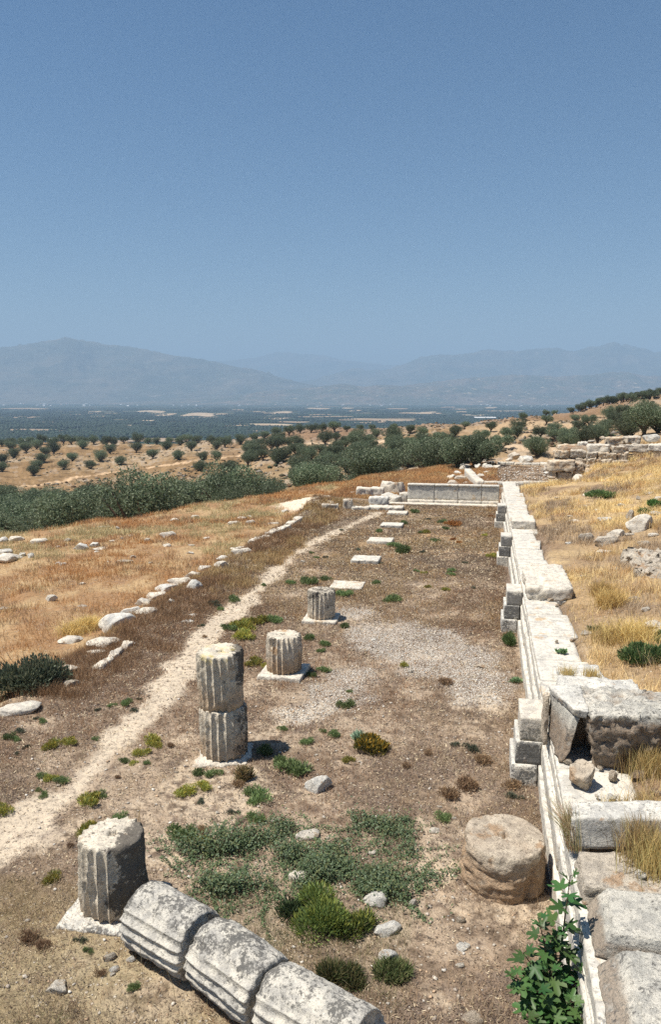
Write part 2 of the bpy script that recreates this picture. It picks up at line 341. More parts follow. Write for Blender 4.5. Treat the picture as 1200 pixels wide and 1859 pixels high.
# ------------------------------------------------------------------ plain, fields, hills and mountains
def hill_mat(name, a, b, cc, sc_):
    k = N(name); tc = k.n('NewGeometry').outputs['Position']
    mp = k.n('Mapping'); mp.inputs['Scale'].default_value = (1, 1, 3.5); k.l(tc, mp.inputs['Vector'])
    x = k.noise(mp.outputs[0], sc_, 8, .65); y = k.noise(mp.outputs[0], sc_*4.3, 6, .65)
    c = k.mix(k.ramp(x, .42, .6), a, b); c = k.mix(k.ramp(y, .60, .72, 0, .8), c, cc); c = k.mix(k.ramp(y, .46, .36, 0, .7), c, tuple(q*.5 for q in a))
    k.diff(c, .97, k.bump(y, .6, 20), .05); return k.m
def ridge(name, mat, pts, dist, depth, base_y, seed, rough, nu=420, nv=70, zb=ZP-6):
    px = np.linspace(pts[0][0], pts[-1][0], nu); yy = np.interp(px, [p[0] for p in pts], [p[1] for p in pts])
    kern = np.hanning(11); kern /= kern.sum(); yy = np.convolve(np.pad(yy, 5, mode='edge'), kern, 'valid')
    v = np.linspace(-1, 1, nv)
    PX, V = np.meshgrid(px, v); YY = np.meshgrid(yy, v)[0]
    D = dist+V*depth
    top = H+dist*np.tan(-(P+np.arctan((YY-929.5)/F)))
    prof = np.where(V < 0, 1-ss(0, 1, -V)**.8, 1-ss(0, 1, V)*1.0)
    S = (PX-600)/1415
    X = -math.sin(YAW)*D+math.cos(YAW)*S*D; Y = math.cos(YAW)*D+math.sin(YAW)*S*D
    rg = 1-np.abs(fb2(X, Y, 1/(dist*.11), 5, seed)); rg2 = 1-np.abs(fb2(X, Y, 1/(dist*.035), 4, seed+5))
    nse = (rg-.75)*rough+(rg2-.7)*rough*.3
    Z = zb+(top-zb)*(prof+nse*prof*(1-.75*np.exp(-(V/.12)**2)))
    Z = Z+(top-zb)*.012*fb2(X, Y, 1/(dist*.012), 3, seed+2)*prof
    Z = np.where(np.abs(V) > .99, zb, Z)
    i = np.arange(nu*nv).reshape(nv, nu); f = np.stack([i[:-1, :-1], i[:-1, 1:], i[1:, 1:], i[1:, :-1]], -1).reshape(-1, 4)
    obj(name, mesh(name, np.stack([X.ravel(), Y.ravel(), Z.ravel()], 1), f, True), mat, kind='structure')
MT = hill_mat('mountain scrub', (.07, .075, .05), (.14, .12, .085), (.28, .23, .17), 1/900.)
MH = hill_mat('hill farmland', (.07, .075, .045), (.16, .12, .08), (.60, .46, .31), 1/420.)
ridge('mountains', MT, [(-260, 668), (-150, 655), (-80, 648), (0, 637), (60, 626), (100, 619), (150, 617), (185, 621), (260, 637), (330, 649), (420, 664), (520, 684), (640, 712), (700, 722)], 11500, 2600, 732, 3, .5)
ridge('mountains', MT, [(200, 690), (330, 662), (430, 646), (500, 638), (560, 644), (640, 655), (720, 660), (800, 668), (900, 690)], 19500, 2500, 732, 8, .4)
ridge('mountains', MT, [(480, 712), (560, 690), (640, 672), (700, 666), (760, 650), (830, 644), (880, 633), (920, 634), (960, 629), (1000, 624), (1040, 631), (1075, 626), (1110, 626), (1160, 634), (1200, 640), (1300, 650), (1420, 660)], 14500, 2600, 732, 13, .5)
ridge('hills', MH, [(180, 732), (300, 727), (400, 721), (470, 712), (520, 706), (570, 699), (620, 697), (660, 702), (700, 700), (750, 704), (800, 700), (880, 706), (980, 716), (1060, 724)], 9300, 1050, 735, 23, .55)
ridge('hills', MH, [(640, 722), (740, 700), (800, 693), (860, 687), (900, 683), (960, 679), (1010, 681), (1070, 679), (1110, 676), (1160, 679), (1220, 681), (1300, 684), (1420, 690)], 10300, 1500, 735, 29, .5)

def flat_mat(name, a, b, sc_):
    k = N(name); tc = k.n('NewGeometry').outputs['Position']; k.diff(k.mix(k.ramp(k.noise(tc, sc_, 5, .6), .4, .6), a, b), .97, None, .05); return k.m
M_FIELD = flat_mat('ploughed field', (.36, .27, .18), (.46, .36, .25), .01); M_FIELD2 = flat_mat('stubble field', (.26, .19, .13), (.36, .27, .18), .008)
fields = [(60, 98, 764, 768, 0), (-20, 115, 779, 783.5, 1), (155, 179, 746.5, 750, 0), (243, 296, 745.5, 749, 0), (265, 316, 750.5, 754.5, 0), (326, 386, 750, 756, 0), (330, 395, 756.5, 758, 1), (386, 412, 751, 753, 0),
 (254, 280, 762.5, 764.5, 0), (398, 528, 769.5, 773, 0), (278, 340, 787.5, 789.5, 1), (130, 345, 796, 803, 1), (470, 520, 758, 761, 0), (490, 526, 747, 751, 0), (554, 598, 740.5, 742.5, 0), (470, 515, 749, 750.5, 1),
 (620, 640, 740, 742, 0), (633, 654, 744.5, 746.5, 0), (722, 800, 749, 751, 0), (760, 790, 747.5, 750, 0), (610, 750, 760, 764, 1), (640, 700, 764.5, 768, 1), (455, 480, 747, 749, 1), (20, 62, 757, 759, 1), (0, 85, 741, 743, 1),
 (160, 190, 755.5, 757, 1), (410, 440, 743, 745, 1), (880, 901, 739, 741, 0), (815, 845, 742, 744, 1), (880, 950, 745, 747, 1), (826, 846, 747, 748.5, 0), (836, 884, 752.5, 754.5, 0), (800, 826, 738.5, 740, 1), (1085, 1140, 742, 743.5, 1),
 (560, 600, 752, 753.5, 1), (500, 560, 765, 767, 1), (110, 160, 752, 753, 1), (700, 740, 741, 742.5, 1), (540, 640, 755.5, 757, 1), (205, 240, 771, 773, 1), (440, 475, 781, 783.5, 1)]
for i, (x0, x1, y0, y1, q) in enumerate(fields):
    nx = 16; top, bot = [], []
    for t in np.linspace(0, 1, nx):
        x = x0+(x1-x0)*t; j = .25*math.sin(i*3+t*5)*(y1-y0)
        e = (y1-y0)*.35*(abs(2*t-1)**6)
        bot.append(G(x, y1+j-e, ZP+1.2+.05*i)); top.append(G(x+(y1-y0)*1.5, y0+j*.6+e, ZP+1.2+.05*i))
    vv = np.array(bot+top); k = np.arange(nx-1)
    obj('field', mesh('field', vv, np.stack([k, k+1, k+1+nx, k+nx], 1)), (M_FIELD, M_FIELD2)[q], kind='structure')

# orchard tree belts on the plain: far mass of tree tops
def blob_tris(cen, rad, hgt, n=6, seed=1):
    rg = np.random.default_rng(seed); Nn = len(cen); ang = np.arange(n)*2*np.pi/n
    rv = rad[:, None]*(1+.3*rg.uniform(-1, 1, (Nn, n)))
    ring = np.stack([cen[:, None, 0]+rv*np.cos(ang), cen[:, None, 1]+rv*np.sin(ang), cen[:, None, 2]+np.repeat(hgt[:, None]*.45, n, 1)], -1)
    low = ring.copy(); low[..., 2] = cen[:, None, 2]; low[..., :2] = cen[:, None, :2]+(ring[..., :2]-cen[:, None, :2])*.8
    top = cen.copy(); top[:, 2] += hgt
    V = np.concatenate([low, ring, top[:, None]], 1); b = (np.arange(Nn)*(2*n+1))[:, None]; k = np.arange(n); k2 = (k+1) % n
    f = np.concatenate([np.stack([b+k, b+k2, b+n+k2], -1), np.stack([b+k, b+n+k2, b+n+k], -1), np.stack([b+n+k, b+n+k2, np.broadcast_to(b+2*n, (Nn, n))], -1)], 1)
    return V.reshape(-1, 3), f.reshape(-1, 3)
def belts():
    c = []
    for i in range(2600):
        py = 741+RNG.uniform(0, 1)**1.0*62; px = RNG.uniform(-60, 1150); p = G(px, py, ZP)
        if any(a-3 < px < b+3 and y0-1 < py < y1+(2.4 if py > 760 else .8) for a, b, y0, y1, q in fields): continue
        L = RNG.integers(6, 16); th = .22+(0 if RNG.random() < .7 else math.pi/2)
        for j in range(L): c.append((p[0]+math.cos(th)*j*11+RNG.normal(0, 2), p[1]+math.sin(th)*j*11+RNG.normal(0, 2), ZP))
    c = np.array(c); v, f = blob_tris(c, RNG.uniform(4, 8, len(c)), RNG.uniform(4, 8, len(c)))
    col = np.repeat(np.array([[.022, .038, .022]])*RNG.uniform(.6, 1.5, (len(c), 1)), 13, 0)
    obj('orchards', mesh('orchards', v, f, False, Col=col), M_LEAF, kind='stuff', label='dark green citrus orchards covering the plain far below', cat='orchard')
belts()

# far white houses, sheds
def gable():
    v = [(-.5, -.5, 0), (.5, -.5, 0), (.5, .5, 0), (-.5, .5, 0), (-.5, -.5, .7), (.5, -.5, .7), (.5, .5, .7), (-.5, .5, .7)]
    return mesh('walls', v, [(0, 1, 5, 4), (1, 2, 6, 5), (2, 3, 7, 6), (3, 0, 4, 7)]), mesh('roof', [(-.53, -.56, .68), (.53, -.56, .68), (.53, .56, .68), (-.53, .56, .68), (-.53, 0, 1), (.53, 0, 1)], [(0, 1, 5, 4), (2, 3, 4, 5), (1, 2, 5, 5), (0, 4, 4, 3)][:2])
gw, gr_ = gable()
MWH = flat_mat('white render', (.75, .73, .70), (.8, .78, .74), .05); MRF = flat_mat('pale tin roof', (.70, .70, .70), (.6, .58, .56), .05); MRT = flat_mat('terracotta roof', (.45, .25, .17), (.5, .3, .2), .05)
gw.materials.append(MWH); gr2 = gr_.copy(); gr_.materials.append(MRF); gr2.materials.append(MRT)
def shed(px, py, wpx, dep, hgt, label, group=None, red=False, near=False, name='farm_building', cat='building'):
    p = place(px, py) if near else G(px, py, ZP)
    wd = wpx/F*np.linalg.norm(p-CAM)
    o = obj(name, gw, None, None, tuple(p), YAW+random.uniform(-.2, .2)*(0 if wpx > 20 else 1), None, (wd, dep, hgt), label, cat, group)
    obj('roof', gr2 if red else gr_, None, o)
shed(880, 761, 36, 40, 9, 'long white shed roof on the plain edge, above the olive trees', name='warehouse')
shed(110, 801, 36, 16, 6, 'long pale shed at the near edge of the orchards, left side', name='warehouse')
shed(42, 803, 15, 12, 5, 'small pale shed left of the long pale shed', name='warehouse')
for px, wd, q_ in [(790, 11, 'left'), (803, 9, 'middle'), (827, 6, 'right')]:
    shed(px, 733, wd, 40, 22, 'bright white factory building below the central hills, '+q_+' one of three', 'white factories below the hills', name='factory_building')
for k, px in enumerate(sorted(random.choice([random.uniform(0, 130), random.uniform(130, 480), random.uniform(480, 720), random.uniform(850, 1000)]) for _ in range(64))):
    shed(px, random.uniform(733.5, 738.5), random.uniform(1.8, 4.5), random.uniform(10, 16), random.uniform(7, 12), 'tiny pale village house at the far edge of the plain, '+ordi(k+1)+' from the left', 'village houses at the foot of the hills', random.random() < .3, name='village_house', cat='house')
def pole_mesh():
    a = np.arange(6)*math.pi/3; v = []; f = []
    for z, r in ((0, .4), (12, .2)): v += [(r*math.cos(t), r*math.sin(t), z) for t in a]
    f = [(i, (i+1) % 6, 6+(i+1) % 6, 6+i) for i in range(6)]
    v += [(-3, -.2, 11.6), (3, -.2, 12.4), (3, .2, 12.4), (-3, .2, 11.6)]; f.append((12, 13, 14, 15)); return mesh('wind_machine', v, f)
pm = pole_mesh()
for k, (px, py) in enumerate([(100, 769), (140, 779), (295, 782), (386, 757), (425, 777)]):
    obj('wind_machine', pm, MWH, None, tuple(G(px, py, ZP)), label='white wind machine mast standing in the citrus orchards, '+ordi(k+1)+' from the left', cat='mast', group='orchard wind machines')

# ------------------------------------------------------------------ stone builders
def hexmesh(name, c, n=(14, 14, 14), amp=.02, seed=0, bev=.03, low=.0, fq=3.0, smooth=True, chip=.0, warm=None, stain=None):
    """rough block from 8 corners: bottom 4 (ccw), top 4"""
    c = np.array(c, float); V = []; Fc = []; base = 0
    nx, ny, nz = n
    def tri(u, v, w_):
        u, v, w_ = u[:, None], v[:, None], w_[:, None]
        b = (c[0]*(1-u)*(1-v)+c[1]*u*(1-v)+c[2]*u*v+c[3]*(1-u)*v); t = (c[4]*(1-u)*(1-v)+c[5]*u*(1-v)+c[6]*u*v+c[7]*(1-u)*v)
        return b*(1-w_)+t*w_
    def spaced(k):
        t = np.linspace(0, 1, k+1); return t
    L = [np.linalg.norm(c[1]-c[0])+1e-6, np.linalg.norm(c[3]-c[0])+1e-6, np.linalg.norm(c[4]-c[0])+1e-6]
    def r(t, l):      # pull edge rings inward for the rounded arris
        return t
    faces = [(0, 1, 2, 0), (0, 1, 2, 1), (0, 2, 1, 0), (0, 2, 1, 1), (1, 2, 0, 0), (1, 2, 0, 1)]
    for a, b, k, side in faces:
        na, nb = (nx, ny, nz)[a], (nx, ny, nz)[b]
        A, B = np.meshgrid(spaced(na), spaced(nb), indexing='ij'); uvw = [None]*3
        uvw[a] = A.ravel(); uvw[b] = B.ravel(); uvw[k] = np.full(A.size, float(side))
        V.append(np.stack(uvw, 1)); i = np.arange(A.size).reshape(A.shape)+base
        q = np.stack([i[:-1, :-1], i[1:, :-1], i[1:, 1:], i[:-1, 1:]], -1).reshape(-1, 4)
        flip = (side == 0) ^ ((a, b, k) == (0, 2, 1))
        Fc.append(q[:, ::-1] if flip else q); base += A.size
    U = np.concatenate(V); Fc = np.concatenate(Fc)
    key = np.round(U*10000).astype(np.int64); _, idx, inv = np.unique(key, axis=0, return_index=True, return_inverse=True)
    inv = inv.ravel(); U = U[idx]; Fc = inv[Fc]
    # rounded edges: shift towards rounded box
    S = np.array(L); Q = U*S; bb = np.minimum(bev, S/2.2)
    inner = np.clip(Q, bb, S-bb); dl = Q-inner; ln = np.linalg.norm(dl, axis=1); bm = bb.min()
    f = np.where(ln > 1e-9, np.minimum(1, bm/np.maximum(ln, 1e-9)), 1)
    # chipping grows the rounding where noise says so
    nn = fbm(Q+seed*3.1, fq*.9, 3, seed+11)
    f = f-chip*np.clip(nn+.1, 0, 1)*(ln > bm*.99)
    Q = inner+dl*f[:, None]; U2 = Q/S
    P3 = tri(U2[:, 0], U2[:, 1], U2[:, 2])
    cen = c.mean(0); nrm = P3-cen; nrm /= np.linalg.norm(nrm, axis=1)[:, None]+1e-9
    nz_ = fbm(P3+seed*7.7, fq, 5, seed, .55)*amp
    P3 = P3+nrm*nz_[:, None]
    cr = np.exp(-(fbm(P3*np.array([1, 1, 1.8])+seed*4.1, fq*.6, 4, seed+31)/.05)**2)*np.clip(fbm(P3+3, fq*.4, 2, seed+33)+.25, 0, 1); P3 = P3-nrm*(cr*amp*1.1)[:, None]
    nz2 = np.stack([fbm(P3+9+seed, fq*3.5, 4, seed+k, .65) for k in range(3)], 1)*amp*.55
    P3 = P3+nz2
    return mesh(name, P3, Fc, smooth, **({k_: np.clip(f_(P3), 0, 1) for k_, f_ in (('warm', warm), ('stain', stain)) if f_}))
def boxc(x0, x1, y0, y1, z0, z1, top=0, j=0, rg=None):
    c = np.array([(x0, y0, z0), (x1, y0, z0), (x1, y1, z0), (x0, y1, z0), (x0+top, y0+top, z1), (x1-top, y0+top, z1), (x1-top, y1-top, z1), (x0+top, y1-top, z1)], float)
    if j: c += (rg or RNG).uniform(-j, j, c.shape)
    return c
def ico(sub):
    import bmesh
    b = bmesh.new(); bmesh.ops.create_icosphere(b, subdivisions=sub, radius=1)
    v = np.array([x.co[:] for x in b.verts]); f = np.array([[x.index for x in q.verts] for q in b.faces]); b.free(); return v, f
IC4, IC3 = ico(5), ico(4)
def rockmesh(seed, size=(1, 1, 1), cuts=9, amp=.08, hi=False, bury=.3):
    v, f = IC4 if hi else IC3; v = v.copy(); rg = np.random.default_rng(seed)
    for k in range(cuts):
        d = rg.normal(size=3); d /= np.linalg.norm(d); h = rg.uniform(.55, .85); t = v@d; v = v-np.maximum(0, t-h)[:, None]*d*.96
    v = v*(1+amp*fbm(v+seed*5.3, 1.6, 5, seed, .55))[:, None]
    v = v*np.array(size)/2; v[:, 2] += size[2]*(.5-bury); return mesh('stone', v, f, hi and amp < .1)
ROCKS = [rockmesh(100+k, (1, rnd, hh), 8+k % 4, .10) for k, (rnd, hh) in enumerate([(.8, .6), (.65, .7), (.9, .45), (.75, .8), (.6, .5), (.85, .65), (.7, .4), (.8, .55)])]
_mc = {}
def matcopy(me, mat):
    k = (me.name, mat.name)
    if k not in _mc:
        m = me.copy(); m.materials.clear(); m.materials.append(mat); _mc[k] = m
    return _mc[k]

def drum(name, r, h, nf=20, seed=0, depth=.028, amp=.012, stain=None, warm=None, ochre=None, hole=.04, wear=None, na=12, taper=0, chip=.05, slant=None, endamp=.01, brk=.13, bed=0):
    n = nf*na if nf else 200; a = np.arange(n)*2*np.pi/n; hs = max(24, int(h/.018)); zs = np.linspace(0, h, hs)
    A, Z = np.meshgrid(a, zs); RR = np.full(A.shape, r)*(1-taper*Z/h)
    pc = np.stack([np.cos(A).ravel()*r, np.sin(A).ravel()*r, Z.ravel()], 1)
    n1 = fbm(pc+seed*3.3, 2.2, 4, seed).reshape(A.shape); n2 = fbm(pc+seed, 9, 4, seed+3, .6).reshape(A.shape)
    if nf:
        t = (A*nf/(2*np.pi)) % 1.0; fl = np.sin(np.pi*t)**.8; ar = 1-.9*np.exp(-(np.minimum(t, 1-t)/.09)**2)*0
        wf = np.ones(A.shape) if wear is None else 1-wear(A, Z, n1)
        RR = RR-depth*fl*wf-depth*.8*(1-wf)
    RR = RR+amp*n1*1.1+amp*.8*n2
    if bed: RR = RR+bed*fbm(pc*np.array([1.3, 1.3, 5.5])+3, 1.6, 5, 61, .6).reshape(A.shape)*ss(h, h-.14, Z)
    # broken edges
    e = np.exp(-(h-Z)/.03)+np.exp(-Z/.03); RR = RR-e*.012-e*chip*np.clip(n1+.15, 0, 1)*.5
    br = fbm(np.stack([np.cos(A).ravel()*1.7, np.sin(A).ravel()*1.7, Z.ravel()*1.2], 1)+seed*9, 1, 3, seed+40).reshape(A.shape)
    RR = RR-np.clip(br-.42, 0, 1)*brk
    zt = Z.copy()
    V = [np.stack([RR*np.cos(A), RR*np.sin(A), zt], -1).reshape(-1, 3)]
    i = np.arange(n*hs).reshape(hs, n); nx = np.roll(i, -1, 1); Fs = [np.stack([i[:-1], nx[:-1], nx[1:], i[1:]], -1).reshape(-1, 4)]
    base = n*hs; K = 16
    for side, row in ((1, hs-1), (0, 0)):
        fr = np.linspace(1, .0, K+1)[1:]; fr[-1] = .015; prev = i[row]
        for q in fr:
            rr = RR[row]*q; zz = np.full(n, h if side else 0.0); p3 = np.stack([rr*np.cos(a), rr*np.sin(a), zz], 1)
            dz = fbm(p3+seed, 5, 4, seed+8, .6)*endamp*1.2+fbm(p3+seed, 1.6, 2, seed+9)*endamp
            if side and hole: dz = dz-.10*(1-ss(hole*.75, hole*1.15, np.maximum(np.abs(p3[:, 0]), np.abs(p3[:, 1]))))
            p3[:, 2] += dz*(1 if side else -1)*min(1, (1-q)*8); V.append(p3); cur = np.arange(n)+base; base += n
            nxp, nxc = np.roll(prev, -1), np.roll(cur, -1)
            qd = np.stack([prev, nxp, nxc, cur], -1); Fs.append(qd if side else qd[:, ::-1]); prev = cur
    V = np.concatenate(V)
    if slant: V[:, 2] += slant[0]*V[:, 0]*V[:, 2]/h+slant[1]*V[:, 1]*V[:, 2]/h
    at = dict(stain=np.zeros(len(V)), warm=np.zeros(len(V)), ochre=np.zeros(len(V)))
    nn = fbm(V+seed, 3, 4, seed+77)
    for k_, fn in (('stain', stain), ('warm', warm), ('ochre', ochre)):
        if fn: at[k_] = np.clip(fn(V, nn), 0, 1)
    return mesh(name, V, np.concatenate(Fs), True, **at)

# ------------------------------------------------------------------ columns of the inner row
def basept(x, y): return np.array([x, y])
P1, P2, P3_, P4 = (-4.08, 7.72), (-4.08, 11.72), (-4.06, 15.73), (-4.08, 19.91)
WARMB = lambda top, hi: (lambda V, n: ss(hi, 0, V[:, 2]+.2*n)*top)
def plinth(c, sx, sy, h, rz, label, seed, z=0.0, mat=None, bev=.02, amp=.012, name='column_plinth'):
    m = hexmesh(name, boxc(-sx/2, sx/2, -sy/2, sy/2, -.12, h, .01), (24, 24, 8), amp, seed, bev, chip=.6, stain=lambda V: np.clip(1-np.minimum(sx/2-np.abs(V[:, 0]), sy/2-np.abs(V[:, 1]))/.12, 0, 1)*.22+.02)
    return obj(name, m, mat or M_PALE, None, (c[0], c[1], z), rz, label=label, cat='plinth')
plinth(P1, 1.02, 1.02, .07, .02, 'flat square slab under the nearest standing fluted drum, lower left', 1, mat=M_GREY)
pl2 = plinth(P2, 1.0, .96, .08, .15, 'broken pale slab with rounded corners under the two stacked drums', 2, bev=.12, amp=.03)
plinth(P3_, .98, .98, .09, -.02, 'square pale slab under the single pale drum behind the stacked pair', 3)
plinth(P4, .96, .96, .09, .03, 'square pale slab under the farthest standing fluted drum', 4)
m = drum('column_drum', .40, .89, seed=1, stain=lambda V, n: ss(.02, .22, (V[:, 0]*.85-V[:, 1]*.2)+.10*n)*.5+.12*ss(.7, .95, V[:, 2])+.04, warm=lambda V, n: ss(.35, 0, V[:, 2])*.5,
         wear=lambda A, Z, n: ss(.2, .75, np.cos(A+.5)+.5*n)*ss(.15, .5, Z+.15*n), chip=.10, depth=.05)
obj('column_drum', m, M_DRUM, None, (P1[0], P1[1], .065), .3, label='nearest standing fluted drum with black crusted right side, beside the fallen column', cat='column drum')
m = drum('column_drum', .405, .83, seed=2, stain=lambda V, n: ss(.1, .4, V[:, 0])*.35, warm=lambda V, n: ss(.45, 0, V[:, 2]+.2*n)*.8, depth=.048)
obj('column_drum', m, M_DRUM, None, (P2[0], P2[1], .075), .12, label='lower drum of the stacked pair, resting on the broken slab', cat='column drum')
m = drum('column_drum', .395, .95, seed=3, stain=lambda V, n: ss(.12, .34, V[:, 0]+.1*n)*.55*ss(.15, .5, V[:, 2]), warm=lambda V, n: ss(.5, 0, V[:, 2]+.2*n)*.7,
         ochre=lambda V, n: ss(.80, .92, V[:, 2])*ss(-.1, .35, -V[:, 0]*.8-V[:, 1]*.5+.5*n), wear=lambda A, Z, n: ss(.35, .8, np.cos(A-.1)+.3*n)*ss(.6, .2, Z), depth=.048, slant=(.02, .01))
obj('column_drum', m, M_DRUM, None, (P2[0]-.02, P2[1]+.02, .905), .35, rot=(.02, -.03, .35), label='upper drum of the stacked pair, with yellow lichen on its rim', cat='column drum')
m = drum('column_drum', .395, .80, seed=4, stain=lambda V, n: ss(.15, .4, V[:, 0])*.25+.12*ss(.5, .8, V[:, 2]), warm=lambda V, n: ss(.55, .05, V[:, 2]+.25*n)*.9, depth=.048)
obj('column_drum', m, M_DRUM, None, (P3_[0], P3_[1], .085), .5, label='single pale fluted drum with orange foot, right behind the stacked pair', cat='column drum')
m = drum('column_drum', .385, .76, seed=5, stain=lambda V, n: ss(.25, .75, V[:, 2]+.15*n)*.36, warm=lambda V, n: ss(.3, 0, V[:, 2])*.4, depth=.048)
obj('column_drum', m, M_DRUM, None, (P4[0], P4[1], .085), .1, label='farthest standing fluted drum, grey on top, in front of a bare slab', cat='column drum')
m = drum('column_drum', .50, .66, nf=0, seed=6, amp=.016, chip=.04, brk=.12, bed=.028, hole=.05, stain=lambda V, n: ss(.5, .66, V[:, 2])*.12, warm=lambda V, n: ss(.62, .40, V[:, 2]+.1*n)*.9, endamp=.012)
obj('column_drum', m, M_ORNG, None, (.43, 9.12, -.03), .6, rot=(.03, .02, .6), label='thick rough unfluted orange drum with a small hole on top, beside the back wall', cat='column drum')

# fallen column
FA = [G(258, 1655, .34)[:2], G(370, 1720, .34)[:2], G(492, 1806, .34)[:2], G(672, 1912, .34)[:2]]
fl_lab = ['first of the three fallen drums, touching the nearest standing drum', 'middle of the three fallen fluted drums, between the two cracks', 'last of the three fallen drums, cut by the lower edge']
for i in range(3):
    a, b = FA[i].copy(), FA[i+1].copy(); d = b-a; L = np.linalg.norm(d); u_ = d/L
    g0 = .02 if i == 0 else .05; ln = L-g0-.05
    m = drum('column_drum', .368-.004*i, ln, seed=20+i, depth=.036, hole=0, amp=.009, na=14, nf=20, chip=.05, endamp=.03, brk=.05,
             wear=lambda A, Z, n: .88*ss(.15, .75, np.cos(A-1.25)+.25*n), stain=lambda V, n: ss(.1, .4, V[:, 1])*.22+.1*(V[:, 2] < .05), warm=lambda V, n: ss(.0, -.35, V[:, 1])*.5)
    ang = math.atan2(u_[1], u_[0]); st = a+u_*g0
    # drum axis z -> along u_, local +Y up
    from mathutils import Matrix
    zc, yc = np.array([u_[0], u_[1], (0, -.02, .015)[i]]), np.array([0, 0, 1.]); zc /= np.linalg.norm(zc)
    yc = yc-zc*(yc@zc); yc /= np.linalg.norm(yc); xc = np.cross(yc, zc)
    mt = Matrix([[xc[0], yc[0], zc[0]], [xc[1], yc[1], zc[1]], [xc[2], yc[2], zc[2]]]).to_euler()
    off = np.array([-u_[1], u_[0]])*(.0, .03, .0)[i]
    obj('column_drum', m, M_FALL, None, (st[0]+off[0], st[1]+off[1], (.35, .335, .335)[i]), rot=mt, label=fl_lab[i], cat='column drum', group='fallen column in three drums')

# bare plinths further along the row
for i, (px, py, lab) in enumerate([(631, 1060, 'nearest bare slab of the row, just behind the farthest standing drum'), (665, 1014, 'second bare slab of the row, counted from the standing drums'), (691, 980, 'third bare slab of the row, counted from the standing drums'),
                                   (712, 952, 'fourth bare slab of the row, counted from the standing drums'), (722, 930, 'fifth and last bare slab, close to the end wall')]):
    p = G(px, py, .1); plinth((p[0], p[1]), 1.05, .95, .13 if i else .09, .0, lab, 30+i, mat=(M_PALE, M_WALL)[i % 2])

# ------------------------------------------------------------------ back wall, buttresses, end wall
SK = .0075
def shear(c):
    c = np.array(c, float); c[:, 0] += SK*(c[:, 1]-9); return c
wall = obj('back_wall', None, loc=(0, 0, 0), label='long low white stone back wall with stepped buttresses, running away on the right', cat='wall')
rg = np.random.default_rng(11)
def course(name, x0, x1, z0, z1, step, y0=1.0, y1=44.0, seed=0, top=0, bev=.015, amp=.006):
    y = y0
    k = 0
    while y < y1-.2:
        L = step*rg.uniform(.85, 1.15); e = min(y+L, y1)
        jx = rg.uniform(-.014, .014)
        obj(name, hexmesh(name, shear(boxc(x0+jx, x1, y+.008, e-.008, z0, z1)), (3, max(8, int(L/.06)), 6), amp*1.5, seed+k, bev, chip=.8), M_WALL, wall)
        y = e; k += 1
course('foundation_block', 1.02, 1.32, -.1, .34, 1.5, seed=200)
course('moulded_block', 1.075, 1.34, .345, .70, 1.7, seed=240)
course('orthostate', 1.125, 1.36, .705, .96, 1.35, seed=280)
course('moulding', 1.10, 1.3, .70, .735, 4.0, seed=320, bev=.012)
# coping slabs with ragged rear edge
y = 8.95; k = 0
while y < 45.6:
    L = rg.uniform(1.1, 1.9); w_ = rg.uniform(1.92, 2.1) if y < 34 else rg.uniform(1.9, 2.1)
    zt = 1.085+rg.uniform(-.012, .012)
    c = shear(boxc(1.14, w_, y+.006, min(y+L, 45.8)-.006, .965, zt)); c[[1, 2, 5, 6], 0] += rg.uniform(-.08, .08, 4)
    obj('coping_slab', hexmesh('coping_slab', c, (14, 20, 4), .008, 400+k, .015, chip=.5), M_WALL, wall); y += L; k += 1
for i, yf in enumerate([11.65, 19.72, 27.75, 35.75]):
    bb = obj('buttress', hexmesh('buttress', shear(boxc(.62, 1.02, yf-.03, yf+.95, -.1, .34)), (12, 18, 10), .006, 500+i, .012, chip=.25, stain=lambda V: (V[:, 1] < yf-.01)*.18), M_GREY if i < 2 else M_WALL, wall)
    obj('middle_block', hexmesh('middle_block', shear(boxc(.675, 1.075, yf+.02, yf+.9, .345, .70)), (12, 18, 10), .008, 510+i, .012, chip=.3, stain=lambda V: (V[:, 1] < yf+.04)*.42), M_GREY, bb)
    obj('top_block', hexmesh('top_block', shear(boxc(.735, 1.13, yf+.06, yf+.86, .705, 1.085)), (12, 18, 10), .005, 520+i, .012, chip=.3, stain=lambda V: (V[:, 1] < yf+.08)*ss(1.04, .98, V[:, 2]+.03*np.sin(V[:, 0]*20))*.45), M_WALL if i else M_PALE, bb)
    if i == 0:
        pass
ew = obj('end_wall', None, loc=(0, 0, 0), label='low white stone wall with thin top moulding closing the far end of the row', cat='wall')
x = -3.93
k = 0
while x < 1.15:
    L = min(rg.uniform(1.2, 1.6), 1.2-x); 
    obj('orthostate', hexmesh('orthostate', boxc(x+.004, x+L-.004, 43.75, 44.2, .22, .99), (14, 5, 10), .012, 600+k, .015), M_WALL, ew)
    obj('base_block', hexmesh('base_block', boxc(x+.004, x+L-.004, 43.60, 44.2, -.1, .215), (10, 5, 4), .015, 620+k, .02), M_PALE, ew)
    obj('moulding', hexmesh('moulding', boxc(x+.002, x+L-.002, 43.70, 44.25, .995, 1.10), (12, 5, 3), .006, 640+k, .02), M_WALL, ew); x += L; k += 1
obj('step', hexmesh('step', boxc(-4.9, 1.1, 43.05, 43.58, -.1, .07), (40, 6, 3), .012, 660, .02), M_PALE, ew)

def block(c, mat, label, cat='block', name='stone_block', n=(14, 14, 10), amp=.02, seed=0, bev=.03, chip=.5, fq=3., group=None, warm=None):
    return obj(name, hexmesh(name, c, n, amp, seed, bev, chip=chip, fq=fq, warm=warm), mat, label=label, cat=cat, group=group)
